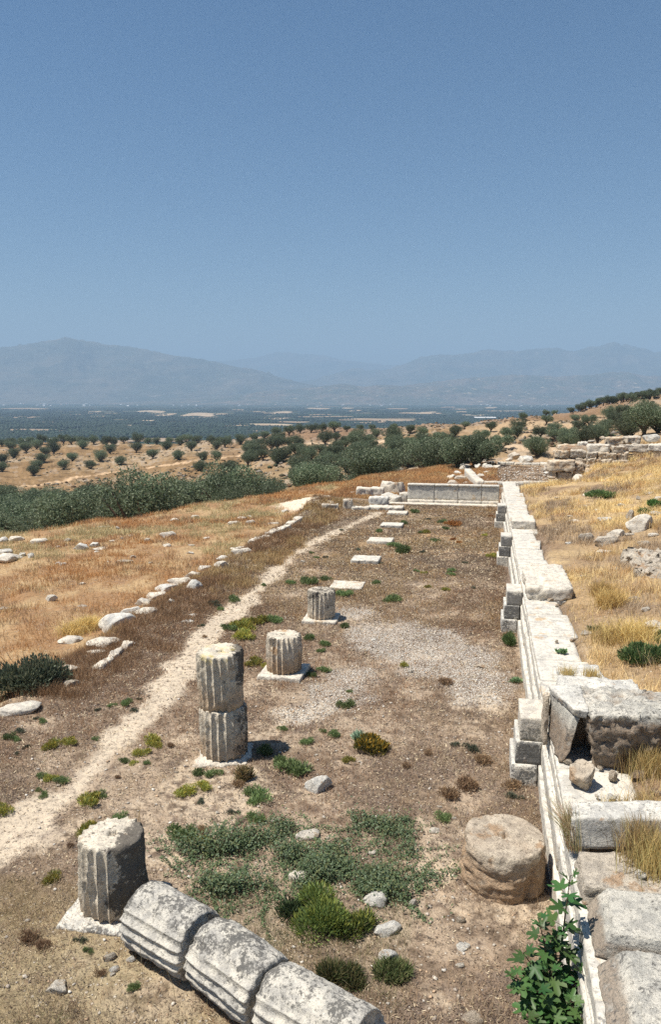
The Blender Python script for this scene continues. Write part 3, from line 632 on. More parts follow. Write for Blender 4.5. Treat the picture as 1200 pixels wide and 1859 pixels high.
# blocks on the wall
block(shear(boxc(1.18, 2.28, 18.95, 21.7, 1.07, 1.42)), M_PALE, 'large low pale block lying on the wall top behind the second buttress', n=(22, 40, 8), amp=.035, seed=701, bev=.05, chip=1.2)
block(shear(boxc(1.15, 2.02, 29.4, 30.9, 1.07, 1.40)), M_PALE, 'smaller flat-topped block on the wall top near the third buttress', n=(16, 22, 8), amp=.02, seed=702)
# heavy pair in the foreground right
block([(1.66, 10.2, 1.0), (3.1, 10.3, 1.0), (3.1, 11.6, 1.0), (1.62, 11.4, 1.0), (1.52, 10.08, 1.86), (2.44, 10.12, 1.9), (2.75, 11.35, 1.84), (1.5, 11.2, 1.84)], M_TWO, 'huge brown porous block with grey top on the wall, right of the dark gap', n=(36, 30, 26), amp=.06, seed=703, bev=.015, chip=.5, fq=2.6, warm=lambda V: ss(1.84, 1.76, V[:, 2])*1.3)
block([(1.17, 10.25, 1.09), (1.27, 10.2, 1.09), (1.27, 11.1, 1.09), (1.13, 11.2, 1.09), (1.36, 10.35, 1.73), (1.46, 10.33, 1.73), (1.25, 11.15, 1.78), (1.12, 11.15, 1.78)], M_TWO, 'thin tilted slab forming the left side of the dark gap', cat='slab', name='leaning_slab', n=(6, 24, 18), amp=.02, seed=704, bev=.02, warm=lambda V: ss(1.7, 1.4, V[:, 2]))
block([(1.27, 10.85, 1.09), (1.6, 10.8, 1.09), (1.6, 11.3, 1.09), (1.27, 11.3, 1.09), (1.27, 10.85, 1.75), (1.6, 10.8, 1.75), (1.6, 11.3, 1.75), (1.27, 11.3, 1.75)], M_BROWN, 'brown stone filling the back of the dark gap', n=(8, 8, 12), amp=.03, seed=705)
block([(1.36, 10.30, 1.735), (1.53, 10.20, 1.74), (1.55, 11.2, 1.72), (1.10, 11.22, 1.72), (1.34, 10.25, 1.87), (1.54, 10.15, 1.89), (1.56, 11.22, 1.86), (1.08, 11.2, 1.84)], M_GREY, 'grey capping slab over the dark gap beside the huge brown block', cat='slab', name='capping_slab', n=(12, 26, 5), amp=.015, seed=706, bev=.02)
block(shear([(1.02, 11.05, .95), (1.10, 11.05, .95), (1.10, 11.5, .95), (1.02, 11.5, .95), (1.03, 11.05, 1.72), (1.10, 11.05, 1.74), (1.10, 11.5, 1.6), (1.04, 11.5, 1.55)]), M_ORNG, 'narrow upright orange-brown slab wedged behind the nearest buttress', cat='slab', name='upright_slab', n=(4, 12, 18), amp=.02, seed=707, bev=.02)
block(shear(boxc(1.35, 2.55, 11.5, 12.6, 1.0, 1.5)), M_GREY, 'grey slab with dry grass on it, behind the huge brown block', n=(24, 20, 8), amp=.035, seed=708, bev=.05, chip=1)
block([(1.5, 13.0, 1.0), (2.3, 13.1, 1.0), (2.3, 14.0, 1.0), (1.5, 14.0, 1.0), (1.5, 13.0, 1.22), (2.25, 13.1, 1.24), (2.2, 14.0, 1.24), (1.5, 14.0, 1.2)], M_GREY, 'flat grey slab at the rear edge of the coping, before the green patch', cat='slab', name='flat_slab', n=(16, 16, 5), amp=.02, seed=709)
block(shear([(1.10, 8.2, 1.08), (2.9, 8.5, 1.06), (2.9, 8.95, 1.06), (1.12, 8.62, 1.08), (1.12, 8.24, 1.42), (2.9, 8.5, 1.46), (2.9, 8.9, 1.46), (1.12, 8.62, 1.42)]), M_GREY, 'long squared grey beam lying across the wall top', name='stone_beam', n=(40, 10, 10), amp=.010, seed=710, bev=.012, chip=.2)
block([(1.15, 7.42, .965), (2.5, 7.3, .965), (2.6, 8.15, .965), (1.15, 8.1, .965), (1.17, 7.44, 1.16), (2.3, 7.2, 1.2), (2.5, 8.15, 1.22), (1.18, 8.05, 1.17)], M_CONG, 'broad cream block in front of the long grey beam', n=(34, 24, 14), amp=.025, seed=711, bev=.015, chip=.5)
block([(1.15, 6.66, .965), (2.6, 6.5, .965), (2.6, 7.28, .965), (1.17, 7.40, .965), (1.33, 6.72, 1.20), (2.6, 6.60, 1.25), (2.6, 7.22, 1.27), (1.36, 7.38, 1.22)], M_TWO, 'speckled grey block with small rusty spots, second from the lower right corner', n=(40, 26, 16), amp=.014, seed=712, bev=.012, chip=.4, warm=lambda V: ss(1.13, 1.08, V[:, 2])*.8)
block([(1.14, 5.2, .965), (2.6, 5.2, .965), (2.6, 6.42, .965), (1.15, 6.55, .965), (1.40, 5.2, 1.20), (2.4, 5.2, 1.24), (2.4, 6.42, 1.22), (1.40, 6.55, 1.18)], M_TWO, 'big speckled white block in the lower right corner', n=(40, 40, 16), amp=.018, seed=713, bev=.012, chip=.4, warm=lambda V: ss(1.14, 1.08, V[:, 2])*.8)
obj('boulder', rockmesh(41, (.42, .40, .40), 10, .12, True, .12), M_ORNG, None, (1.42, 9.68, 1.06), .4, label='round brown boulder sitting on the wall top in front of the dark gap', cat='boulder')
for i, (px, py, s_, mt_, lb) in enumerate([(1032, 1384, .14, M_ORNG, 'small orange stone left of the round brown boulder'), (1112, 1413, .2, M_ORNG, 'broken orange stone right of the round brown boulder'), (1110, 1448, .14, M_GREY, 'angular grey stone behind the long beam'),
        (1127, 1462, .13, M_PALE, 'flat beige stone touching the angular grey stone'), (1085, 1446, .08, M_PALE, 'little white stone at the foot of the round boulder'), (1160, 1410, .22, M_BROWN, 'brown rubble stone at the foot of the huge brown block'),
        (1190, 1440, .25, M_BROWN, 'grey-brown upright stone in dry grass at the right edge'), (1090, 1395, .1, M_ORNG, 'small orange chip below the huge brown block'), (1165, 1590, .14, M_GREY, 'loose grey stone on the broad cream block')]):
    p = G(px, py, 1.12 if i < 8 else 1.2); obj('stone', matcopy(ROCKS[i % 8], mt_), None, None, tuple(p), i*1.3, None, s_, lb, 'stone')

# ------------------------------------------------------------------ rectangular foundation and rubble beyond the end wall
fd = obj('foundation_kerb', None, loc=(0, 0, 0), label='rectangular kerb of white stones around a bare floor, beyond the end wall', cat='foundation')
def kerb(a, b, wd, z0, z1, seed, n_):
    a = np.array(a[:2]); b = np.array(b[:2]); d = (b-a)/n_; nrm = np.array([-d[1], d[0]])/np.linalg.norm(d)*wd
    for k in range(n_):
        p, q = a+d*(k+.01), a+d*(k+.99); j = rg.uniform(-.04, .04)
        c = [(*p, z0), (*q, z0), (*(q+nrm), z0), (*(p+nrm), z0), (*p, z1+j), (*q, z1+j), (*(q+nrm), z1+j), (*(p+nrm), z1+j)]
        obj('kerb_stone', hexmesh('kerb_stone', c, (12, 5, 4), .02, seed+k, .03), M_WALL if k % 3 else M_PALE, fd)
K1, K2, K3, K4 = G(880, 876, .87), G(855, 853, .87), G(868, 837, .87), G(998, 841, .87)
K5 = G(1002, 876, .87)
kerb(K1, K2, .45, .2, .95, 800, 5); kerb(K1, K5, .4, .4, .93, 810, 5); kerb(K4, G(905, 838, .87), .4, .5, .87, 820, 6)
rub = [(820, 865, .9), (838, 868, .8), (830, 856, .8), (845, 850, .9), (842, 862, .7), (838, 843, .7), (850, 843, .8), (862, 832, 1.6), (868, 844, .8), (880, 846, .9), (893, 838, .9), (888, 847, .7), (855, 857, .7), (823, 876, .8), (845, 875, .7), (902, 846, .8),
       (935, 826, 1.3), (955, 836, 1.5), (948, 832, .8), (990, 852, 1.0), (995, 857, .8), (925, 832, .6), (940, 840, .9), (990, 841, .9), (878, 836, .9), (1000, 846, .8), (884, 855, .6), (874, 862, .5)]
rnd_ = random.Random(3)
for i, (px, py, s_) in enumerate(rub):
    p = G(px, py+3, .72) if px > 850 else G(px, py+3, .35); right = px > 915; s_ *= 1.25
    obj('rubble_block', matcopy(ROCKS[i % 8], (M_PALE, M_CONG, M_GREY)[i % 3]), None, None, (p[0], p[1], p[2]-.05), rnd_.uniform(0, 6), None, (s_*.95, s_*.7, s_*.75),
        'grey boulder capping the rubble heap left of the bare floor' if s_ == 2.0 else ('long pale block at the back edge of the bare floor, '+('left one' if px < 945 else 'right one') if s_ in (1.875, 1.625) else ('pale rubble block behind or right of the bare floor, '+ordi(i-15)+' of them' if right else 'pale rubble block in the heap left of the bare floor, '+ordi(i+1)+' of them')),
        'block', None if s_ == 2.0 else ('blocks behind the bare floor' if right else 'rubble heap left of the bare floor'))

# ruined wall of big blocks
rw = obj('ruined_wall', None, loc=(0, 0, 0), label='ruined wall of large rough blocks behind the golden grass, upper right', cat='ruined wall')
# (px0,px1,py0,py1) of every block on the wall face
WB = [(996, 1046, 837, 856, 47.5), (1046, 1062, 842, 856, 47.8), (1012, 1042, 856, 872, 47.8), (1043, 1068, 856, 866, 47.9), (1062, 1090, 852, 868, 47.9), (1000, 1012, 853, 870, 47.8),
      (1008, 1036, 819, 832, 49.2), (1036, 1068, 817, 832, 49.0), (1010, 1020, 832, 840, 49.3), (1024, 1046, 832, 843, 49.2), (1046, 1066, 832, 843, 48.9), (1066, 1082, 832, 847, 48.6), (1082, 1110, 834, 850, 48.4), (1066, 1086, 820, 833, 48.7),
      (1068, 1112, 808, 822, 48.9), (1088, 1120, 822, 836, 48.5), (1112, 1138, 810, 823, 48.8), (1121, 1134, 824, 836, 48.7), (1110, 1142, 836, 850, 48.3), (1080, 1106, 850, 860, 48.2), (1104, 1130, 850, 860, 48.2), (1134, 1142, 822, 836, 48.6), (1060, 1080, 843, 854, 48.5),
      (1050, 1070, 804, 817, 50.5), (1014, 1048, 808, 817, 51.0), (1128, 1178, 808, 820, 50.0), (1178, 1212, 807, 820, 50.0), (1100, 1136, 794, 808, 52.0), (1137, 1165, 793, 807, 52.0), (1210, 1260, 806, 822, 50.0), (1090, 1106, 860, 872, 48.0), (1112, 1138, 858, 870, 48.1)]
for i, (a, b, c_, d_, Y) in enumerate(WB):
    p0 = AY(a, d_, Y); p1 = AY(b, c_, Y); dep = .8+.3*rg.random()
    c = boxc(p0[0], p1[0], Y, Y+dep, p0[2], p1[2]); c += rg.uniform(-.07, .07, c.shape)
    obj('wall_block', hexmesh('wall_block', c, (12, 8, 8), .06, 900+i, .07, chip=.6), (M_CREAM, M_CONG, M_ORNG, M_PALE)[((0, 1, 3)[i % 3] if c_ < 822 else (0, 2, 2, 0)[i % 4])], rw)
cfill = boxc(AY(1020, 850, 49.6)[0], AY(1138, 850, 49.6)[0], 49.3, 50.6, .8, 2.95); obj('rubble_core', hexmesh('rubble_core', cfill, (20, 10, 10), .08, 940, .1), M_BROWN, rw)
for i, (px, py, s_, lb) in enumerate([(1181, 799, 1.15, 'big grey boulder perched on top of the ruined wall'), (1152, 808, .6, 'small stone supporting the perched boulder'), (1052, 878, 1.1, 'tilted pale slab leaning at the foot of the ruined wall'), (1000, 868, .6, 'broken stone at the left foot of the ruined wall')]):
    Y = (51, 50.5, 46.8, 47)[i]; p = AY(px, py, Y)
    obj('boulder', matcopy(ROCKS[i+1], (M_GREY, M_CONG, M_PALE, M_ORNG)[i]), None, None, tuple(p), i, None, (s_, s_*.8, s_*(.75 if i != 2 else 1.0)), lb, 'boulder')

# ------------------------------------------------------------------ loose stones: (px, py, width px, height px, material, label)
def loose(px, py, wpx, hpx, mat, label, name='stone', group=None, rz=None, flat=1.0, k=None, tilt=0.0, wid=1.08):
    p = place(px, py+hpx*.32); dist = np.linalg.norm(p-CAM); W_ = wpx/F*dist; Hh = hpx/F*dist*1.05*flat
    kk = abs(hash((int(px), int(py)))) % 8 if k is None else k
    r_ = rnd_.uniform(-.5, .5)+YAW if rz is None else rz
    return obj(name, matcopy(ROCKS[kk], mat), None, None, (p[0], p[1], p[2]-.02*W_), None, (rnd_.uniform(-.1, .1), tilt, r_), (W_*wid, W_*.95, max(Hh, .3*W_)*1.25), label, 'stone', group)
MG, MP, MO, MC = M_LIGHT, M_PALE, M_ORNG, M_CONG
for a in [(577, 1420, 46, 38, MG, 'angular grey stone on the bare ground right of the stacked drums'), (561, 1508, 46, 34, MP, 'rounded white stone at the edge of the trailing green weeds'), (544, 1583, 36, 42, MP, 'cream stone with a dark right side among the trailing weeds'),
          (683, 1626, 42, 32, MG, 'grey speckled stone right of the big yellow-flowered bush'), (700, 1684, 48, 22, MG, 'flat grey stone below the grey speckled stone'), (704, 1736, 34, 34, MG, 'upright grey stone near the lower edge, above the last fallen drum'),
          (790, 1503, 24, 17, MP, 'small cream stone left of the thick orange drum'), (676, 1545, 19, 13, MP, 'small white stone ringed by trailing green stems'), (750, 1639, 14, 20, MP, 'small upright cream stone below the weeds, left of the orange drum'),
          (838, 1665, 16, 26, MO, 'narrow beige stone in front of the thick orange drum'), (836, 1749, 16, 15, MP, 'small beige stone between the fig sapling and the weeds'), (860, 1840, 36, 30, MO, 'rounded tan stone at the lower edge, left of the fig sapling'),
          (842, 1716, 26, 13, MG, 'flat grey chip above the small beige stone'), (104, 1788, 36, 26, MP, 'pale jagged stone in dry turf, lower left'), (238, 1737, 15, 16, MG, 'small round grey stone below the first fallen drum'), (197, 1736, 21, 15, MC, 'brown stone left of the small round grey stone'),
          (207, 1757, 16, 10, MG, 'small flat grey chip below the brown stone'), (204, 1767, 10, 8, MP, 'tiny white chip below the flat grey chip'), (497, 1489, 14, 11, MP, 'small white stone at the upper tip of the trailing weeds'), (745, 1218, 10, 9, MP, 'small white stone in the middle of the gravel patch'),
          (679, 1160, 12, 8, MG, 'grey pebble at the left edge of the gravel patch'), (786, 1187, 10, 8, MP, 'pale pebble among the grey gravel'), (876, 1207, 28, 11, MO, 'flat orange stone on the right side of the gravel patch'), (870, 1262, 12, 8, MP, 'small cream stone below the right end of the gravel patch'),
          (768, 1246, 12, 9, MO, 'small tan stone on the lower edge of the gravel patch'), (653, 1382, 9, 7, MP, 'white pebble beside the orange-yellow bush'), (574, 1369, 8, 7, MP, 'round white pebble above the angular grey stone'), (602, 1534, 10, 9, MP, 'cream pebble between the white stone and the ringed stone'),
          (800, 1463, 8, 8, MP, 'pale pebble above the small cream stone'), (825, 1483, 10, 7, MP, 'pale pebble at the rim of the thick orange drum'), (670, 1575, 10, 8, MP, 'pale pebble in the strip of weeds'), (549, 1018, 12, 7, MP, 'small cream stone beside the second bare slab'),
          (142, 1604, 8, 8, MP, 'white pebble left of the nearest standing drum'), (394, 1474, 9, 8, MP, 'white pebble on sandy soil below the stacked drums'), (40, 1277, 74, 40, MP, 'large tilted white slab below the dark thorn bush, left edge'),
          (105, 1425, 10, 8, MO, 'little pink stone on the path verge, left'), (320, 1400, 9, 7, MO, 'small tan pebble left of the broken slab')]:
    loose(*a)
ROW = [(212, 1129, 62, 34, MG, 'biggest block of the stone row left of the path, dark on its right face'), (236, 1110, 34, 20, MG, ''), (266, 1107, 38, 16, MP, ''), (262, 1091, 34, 22, MP, ''), (284, 1079, 38, 22, MP, ''), (303, 1067, 42, 16, MG, ''), (325, 1055, 40, 20, MP, ''),
       (352, 1060, 28, 24, MG, ''), (352, 1042, 36, 20, MP, ''), (371, 1030, 27, 17, MG, ''), (400, 1024, 22, 12, MP, ''), (436, 1000, 34, 14, MP, ''), (405, 1012, 26, 12, MG, ''), (310, 1090, 16, 14, MP, '')]
ordn = ['second', 'third', 'fourth', 'fifth', 'sixth', 'seventh', 'eighth', 'ninth', 'tenth', 'eleventh', 'twelfth', 'thirteenth', 'fourteenth']
for i, a in enumerate(ROW):
    loose(*a[:5], a[5] or ordn[i-1]+' block from the near end of the stone row left of the path', 'row_block', 'stone row left of the path', flat=1.25, k=(3, 1, 5, 0, 7)[i % 5], wid=1.2)
def longslab(p0, p1, wd, h, mat, label, seed, z=None):
    a, b = place(*p0), place(*p1); d = (b-a)[:2]; L = np.linalg.norm(d); ang = math.atan2(d[1], d[0]); c = (a+b)/2
    return block_at(c, L, wd, h, ang, mat, label, seed)
def block_at(c, L, wd, h, ang, mat, label, seed, tilt=0, name='stone_slab', cat='slab', group=None):
    m = hexmesh(name, boxc(-L/2, L/2, -wd/2, wd/2, -.15, h), (max(10, int(L/.07)), 10, 6), .04, seed, .05, chip=1.0)
    return obj(name, m, mat, None, tuple(c), None, (0, tilt, ang), 1, label, cat, group)
longslab((178, 1216), (235, 1170), .25, .12, MP, 'long thin pale kerb stone half sunk beside the path, near the thorn bush', 1001)
longslab((455, 988), (486, 974), .35, .14, MP, 'pale edge slab in the grass where the stone row thins out', 1002)
longslab((488, 972), (522, 958), .4, .16, MP, 'long white slab in the grass halfway to the pale mound', 1003)
longslab((524, 955), (545, 943), .4, .16, MP, 'white slab closest to the pale mound', 1004)
longslab((420, 1003), (448, 992), .3, .1, MP, 'thin sunken slab at the far end of the stone row', 1005)
for i, a in enumerate([(186, 1161, 60, 22, MP, 'flat pale slab at the near end of the stone row'), (176, 1180, 36, 12, MP, 'flat half buried stone below the flat pale slab'), (127, 1158, 44, 22, MP, 'pale rounded stone in yellow grass above the thorn bush'),
          (125, 1211, 42, 18, MP, 'white flat stone right of the thorn bush'), (120, 1197, 26, 10, MP, 'small flat stone behind the white flat stone'), (125, 1240, 34, 16, MC, 'grey half buried stone below the white flat stone'), (92, 1085, 20, 16, MP, 'lone small white stone on the orange grass slope'),
          (8, 1103, 30, 10, MC, 'flat pale stone at the left edge of the slope'), (342, 1125, 26, 10, MG, 'flat grey stone at the edge of the path, upper left'), (350, 1115, 22, 8, MG, 'thin grey stone beside the flat grey stone'), (148, 989, 30, 22, MG, 'layered grey block on the slope below the olive grove'),
          (171, 986, 22, 16, MG, 'grey block touching the layered grey block'), (184, 993, 28, 11, MP, 'flat white block right of the layered grey block'), (73, 978, 32, 26, MP, 'big pale boulder at the foot of the olive grove'), (27, 977, 28, 12, MP, 'long low stone left of the big pale boulder'),
          (5, 978, 18, 14, MG, 'grey stone at the left edge below the grove'), (12, 1009, 50, 22, MP, 'bluish white slab at the left edge of the slope'), (4, 1000, 30, 16, MG, 'tilted grey slab behind the bluish white slab'), (40, 1005, 14, 14, MG, 'small grey stone right of the bluish white slab'), (55, 1008, 12, 14, MG, 'upright grey stone next to the small grey stone'),
          (112, 1023, 14, 8, MP, 'tiny white stone in the middle of the grass slope'), (302, 969, 30, 18, MP, 'bright white tilted block on the slope'), (267, 978, 16, 15, MC, 'dull stone left of the bright white tilted block'), (304, 989, 14, 9, MP, 'small white stone below the bright tilted block'),
          (316, 942, 16, 9, MP, 'pale stone right under the grove edge'), (353, 937, 15, 7, MP, 'thin pale stone under the grove edge'), (425, 946, 24, 14, MP, 'left stone of the cluster on the upper slope'), (440, 938, 20, 16, MC, 'highest stone of the cluster on the upper slope'), (453, 947, 18, 13, MP, 'right stone of the cluster on the upper slope'),
          (122, 979, 14, 10, MC, 'half hidden stone left of the layered grey block'), (212, 957, 10, 9, MG, 'small grey stone under the dark olives'), (222, 975, 8, 12, MC, 'small upright stone on the upper slope'), (190, 955, 24, 6, MC, 'low pale stone just below the dark olives'),
          (228, 1017, 30, 6, MC, 'line of small pale stones on the slope'), (240, 1010, 12, 7, MC, 'small stone at the end of the line of pale stones'), (345, 1002, 18, 8, MP, 'small flat pale stone above the stone row'), (640, 893, 12, 8, MP, 'small stone left of the block group by the mound'), (497, 948, 24, 8, MC, 'flat stone left of the pale mound'), (55, 1005, 10, 6, MC, 'pale chip near the upright grey stone'),
          (150, 1098, 20, 6, MC, 'flat stone hidden in orange grass')]):
    loose(*a)
for i, px in enumerate(sorted(rnd_.uniform(10, 560) for _ in range(22))):
    py = np.interp(px, [0, 560], [1000, 905])+rnd_.uniform(5, 85); w_ = rnd_.uniform(7, 15)
    loose(px, py, w_, w_*.5, (MC, MP, MG)[i % 3], 'small pale stone in the grass of the left slope, '+ordi(i+1)+' from the left', group='small stones on the left slope')
# block group left of the end wall
for i, (px, py, L, wd, h, ang, mt_, lb) in enumerate([(672, 897, 1.7, .7, .45, .05, MP, 'long pale block lying in front of the orange grass, left of the end wall'), (706, 890, 1.0, .9, .55, .5, MP, 'tilted pale block behind the gap, left of the end wall'), (718, 893, 1.1, .8, .55, -.5, MC, 'tilted cream block leaning against its neighbour, left of the end wall'),
        (688, 913, 1.1, .6, .38, 0, MG, 'dark fronted squared block beside the bright sloping slab'), (709, 908, 1.0, 1.0, .34, -.3, M_WALL, 'bright white sloping slab left of the end wall'), (700, 922, 1.9, .8, .12, 0, MP, 'low white step slab below the squared block'),
        (733, 907, .6, .5, .45, 0, M_WALL, 'small square block touching the left end of the end wall'), (632, 920, .5, .4, .42, .2, MC, 'small upright block on the right of the pale mound'), (655, 922, 1.0, .5, .1, .1, MP, 'flat slab right of the pale mound'), (600, 921, .9, .3, .2, .1, MC, 'low stone on the front of the pale mound')]):
    p = place(px, py+3); block_at(p, L, wd, h+.08, ang, mt_, lb, 1100+i, tilt=(.0, .25, -.3, 0, .18, 0, 0, 0, 0, 0)[i], name='stone_block', cat='block')
# stones on the golden terrace
for a in [(1163, 948, 52, 40, MP, 'big pointed pale rock on the golden slope, right edge'), (1120, 968, 34, 20, MP, 'thin white slab leaning on the broken block'), (1098, 978, 48, 26, MC, 'broken block with an upright left face in golden grass'), (1098, 999, 30, 10, MP, 'flat white stone below the broken block'),
          (1062, 973, 28, 24, MC, 'jagged pale rubble left of the broken block'), (1097, 941, 26, 12, MG, 'flat grey stone above the broken block'), (1045, 943, 22, 9, MP, 'low pale stone left of the flat grey stone'), (1038, 935, 18, 6, MC, 'thin pale stone behind the low pale stone'), (1070, 896, 24, 9, MP, 'white stone beside the green tuft on the golden slope'),
          (1084, 888, 20, 6, MC, 'thin stone behind the white stone by the green tuft'), (1160, 901, 8, 18, MC, 'small upright pale stone on the upper golden slope'), (1180, 893, 20, 9, MC, 'half buried stone near the upper right edge'), (1145, 935, 16, 26, MC, 'slanting pale stone left of the big pointed rock'),
          (1192, 928, 24, 16, MC, 'pale stone at the right edge beside bright green leaves'), (1186, 1128, 36, 24, MP, 'pale rock at the right edge above the green patch'), (1196, 1142, 20, 20, MP, 'second pale rock at the right edge above the green patch'), (1108, 867, 22, 9, MP, 'pale stone at the foot of the ruined wall'),
          (1068, 1147, 26, 12, MC, 'small half buried stone at the rear edge of the coping'), (1040, 1163, 11, 10, MO, 'small orange stone on the coping slabs'), (1012, 1100, 12, 5, MO, 'thin orange chip on the coping'), (1000, 1090, 14, 5, MO, 'flat orange chip on the coping'), (1011, 1166, 8, 7, MO, 'little brown stone on the coping')]:
    if a[0] < 1045 and a[1] > 1085:
        p = G(a[0], a[1], 1.1); obj('stone', matcopy(ROCKS[a[0] % 8], a[4]), None, None, tuple(p), 1, None, a[2]/F*18, a[5], 'stone')
    else: loose(*a)
for i, (px, py, w_, h_) in enumerate([(1012, 902, 12, 6), (1062, 918, 14, 6), (1128, 915, 16, 8), (1145, 968, 18, 10), (1010, 960, 12, 5), (1032, 985, 14, 6), (1078, 1010, 16, 8), (1118, 1030, 18, 10), (1150, 1010, 20, 10), (1168, 985, 22, 14), (1188, 968, 20, 14), (1085, 925, 12, 6), (1150, 880, 14, 8), (1195, 905, 16, 12), (1060, 1045, 14, 6), (1150, 1085, 20, 10), (1172, 1105, 18, 12)]):
    loose(px, py, w_, h_, (MC, MP, MG)[i % 3], ('small pale' if w_ < 17 else 'larger pale')+' rubble stone in the golden grass, '+ordi(i+1)+' in the slope rubble', group='rubble on the golden slope')
for i, (px, py, Y, s_) in enumerate([(1006, 876, 47.2, .5), (1022, 880, 47.0, .4), (1078, 872, 47.2, .6), (1030, 812, 50.6, .6), (1075, 802, 51, .6), (1095, 796, 52, .5), (1125, 868, 47.6, .5), (1003, 845, 49, .6), (1090, 876, 47.0, .4), (1150, 862, 47.5, .4)]):
    p = AY(px, py, Y); obj('rubble_block', matcopy(ROCKS[i % 8], (M_CREAM, M_CONG, M_ORNG)[i % 3]), None, None, tuple(p), i*1.7, None, (s_, s_*.8, s_*.7), 'fallen cream block tumbled about the ruined wall, '+ordi(i+1)+' of the scatter', 'block', 'tumble around the ruined wall')
p = place(1178, 1030); m = hexmesh('rock_ledge', [(-1.3, -1.5, -.5), (1.6, -1.9, -.5), (1.9, 1.0, -.5), (-1.0, 1.3, -.5), (-.9, -1.2, .12), (1.6, -1.9, .45), (1.8, .9, .5), (-.9, 1.0, .3)], (44, 44, 12), .16, 1200, .08, chip=1.2, fq=1.8)
obj('rock_ledge', m, M_CONG, None, (p[0]+.5, p[1], p[2]), label='rough ledge of crumbling conglomerate breaking out of the golden slope', cat='rock')

# ------------------------------------------------------------------ vegetation
def leafquads(c, nrm, ln, wd, rg_, curl=0):
    n = len(c); a = rg_.normal(size=(n, 3)); a -= nrm*(a*nrm).sum(1)[:, None]; a /= np.linalg.norm(a, axis=1)[:, None]+1e-9; b = np.cross(nrm, a)
    ln = np.asarray(ln).reshape(-1, 1)*np.ones((n, 1)); wd = np.asarray(wd).reshape(-1, 1)*np.ones((n, 1))
    V = np.stack([c-a*ln*.5, c+b*wd*.5, c+a*ln*.5, c-b*wd*.5], 1).reshape(-1, 3)
    return V, np.arange(4*n).reshape(n, 4)
def unit(n, rg_):
    v = rg_.normal(size=(n, 3)); return v/np.linalg.norm(v, axis=1)[:, None]
def tube(pts, rad, n=7):
    pts = np.array(pts, float); V = []; Fs = []
    for i, p in enumerate(pts):
        d = pts[min(i+1, len(pts)-1)]-pts[max(i-1, 0)]; d /= np.linalg.norm(d)+1e-9
        a = np.cross(d, (0.3, .9, .2)); a /= np.linalg.norm(a); b = np.cross(d, a); t = np.arange(n)*2*np.pi/n
        V.append(p+rad[i]*(np.cos(t)[:, None]*a+np.sin(t)[:, None]*b))
    for i in range(len(pts)-1):
        k = np.arange(n); k2 = (k+1) % n; Fs.append(np.stack([i*n+k, i*n+k2, (i+1)*n+k2, (i+1)*n+k], 1))
    return np.concatenate(V), np.concatenate(Fs)
def join(parts):
    V = []; Fs = []; b = 0
    for v, f in parts: V.append(v); Fs.append(f+b); b += len(v)
    return np.concatenate(V), np.concatenate(Fs)
def olive(seed, bushy=False, n=7000):
    rg_ = np.random.default_rng(seed); parts = []; lob = []
    H0 = .3 if bushy else .6
    tips = []
    for k in range(6):
        a = k*math.pi/3+rg_.uniform(-.4, .4); r_ = rg_.uniform(.9, 1.7); z = rg_.uniform(1.7, 2.7)
        parts.append(tube([(0, 0, H0*.4), (.15*math.cos(a), .15*math.sin(a), H0), (r_*.5*math.cos(a+.2), r_*.5*math.sin(a+.2), H0+.55), (r_*math.cos(a), r_*math.sin(a), z)], [.2, .15, .09, .03])); tips.append((r_*math.cos(a), r_*math.sin(a), z))
    parts.append(tube([(0, 0, -.6), (.05, 0, 0), (.1, .05, H0*.5), (0, 0, H0+.2)], [.34, .27, .2, .17], 9))
    tv, tf = join(parts)
    nl = rg_.integers(17, 24)
    for k in range(nl):
        a = rg_.uniform(0, 2*math.pi); q = math.sqrt(rg_.uniform(0, 1)); r_ = 1.85*q
        z = (1.75 if bushy else 1.95)+(rg_.random() < .2)*.5+rg_.uniform(-1.25 if bushy else -1.0, 1.1)*(1-.4*q); lob.append((r_*math.cos(a), r_*math.sin(a), z, rg_.uniform(.5, 1.0)))
    if bushy:
        lob = []
        for k in range(11):
            a = rg_.uniform(0, 6.28); q = rg_.uniform(0, 1); lob.append((1.25*q*math.cos(a), 1.25*q*math.sin(a), 1.75+rg_.uniform(-.9, 1.0)*(1-.6*q), rg_.uniform(.75, 1.2)))
    lob += [(t[0], t[1], t[2], .8) for t in tips]
    lob = np.array(lob); w_ = lob[:, 3]**2; idx = rg_.choice(len(lob), n, p=w_/w_.sum())
    d = unit(n, rg_); rad = lob[idx, 3]*rg_.uniform(.55, 1.08, n)**.6
    c = lob[idx, :3]+d*rad[:, None]*np.array([1, 1, .8]); c += rg_.normal(0, .05, c.shape); c[:, 2] = np.maximum(c[:, 2], .12)
    # sprigs sticking out
    k = rg_.random(n) < .12; c[k] += (d[k]*np.array([1, 1, 1.2]))*rg_.uniform(.05, .35, (k.sum(), 1))
    nn = d*.5+unit(n, rg_)*.8; nn /= np.linalg.norm(nn, axis=1)[:, None]
    lk_ = .68 if bushy else .85; V, Fq = leafquads(c, nn, rg_.uniform(.17, .36, n)*lk_, rg_.uniform(.06, .12, n)*lk_, rg_)
    base = np.array([.085, .118, .062]); sil = np.array([.235, .26, .17]); t = rg_.random((n, 1))**2.2
    lt = rg_.uniform(.75, 1.25, (len(lob), 1))[idx]
    col = np.repeat((base*(1-t)+sil*t)*lt, 4, 0)
    tm = mesh('trunk', tv, tf, True); tm.materials.append(M_BARK); cm = mesh('crown', V, Fq, False, Col=col); cm.materials.append(M_LEAF)
    return tm, cm
OLV = [olive(50+k, False) for k in range(5)]+[olive(60+k, True, 10500) for k in range(4)]
rv = random.Random(8)
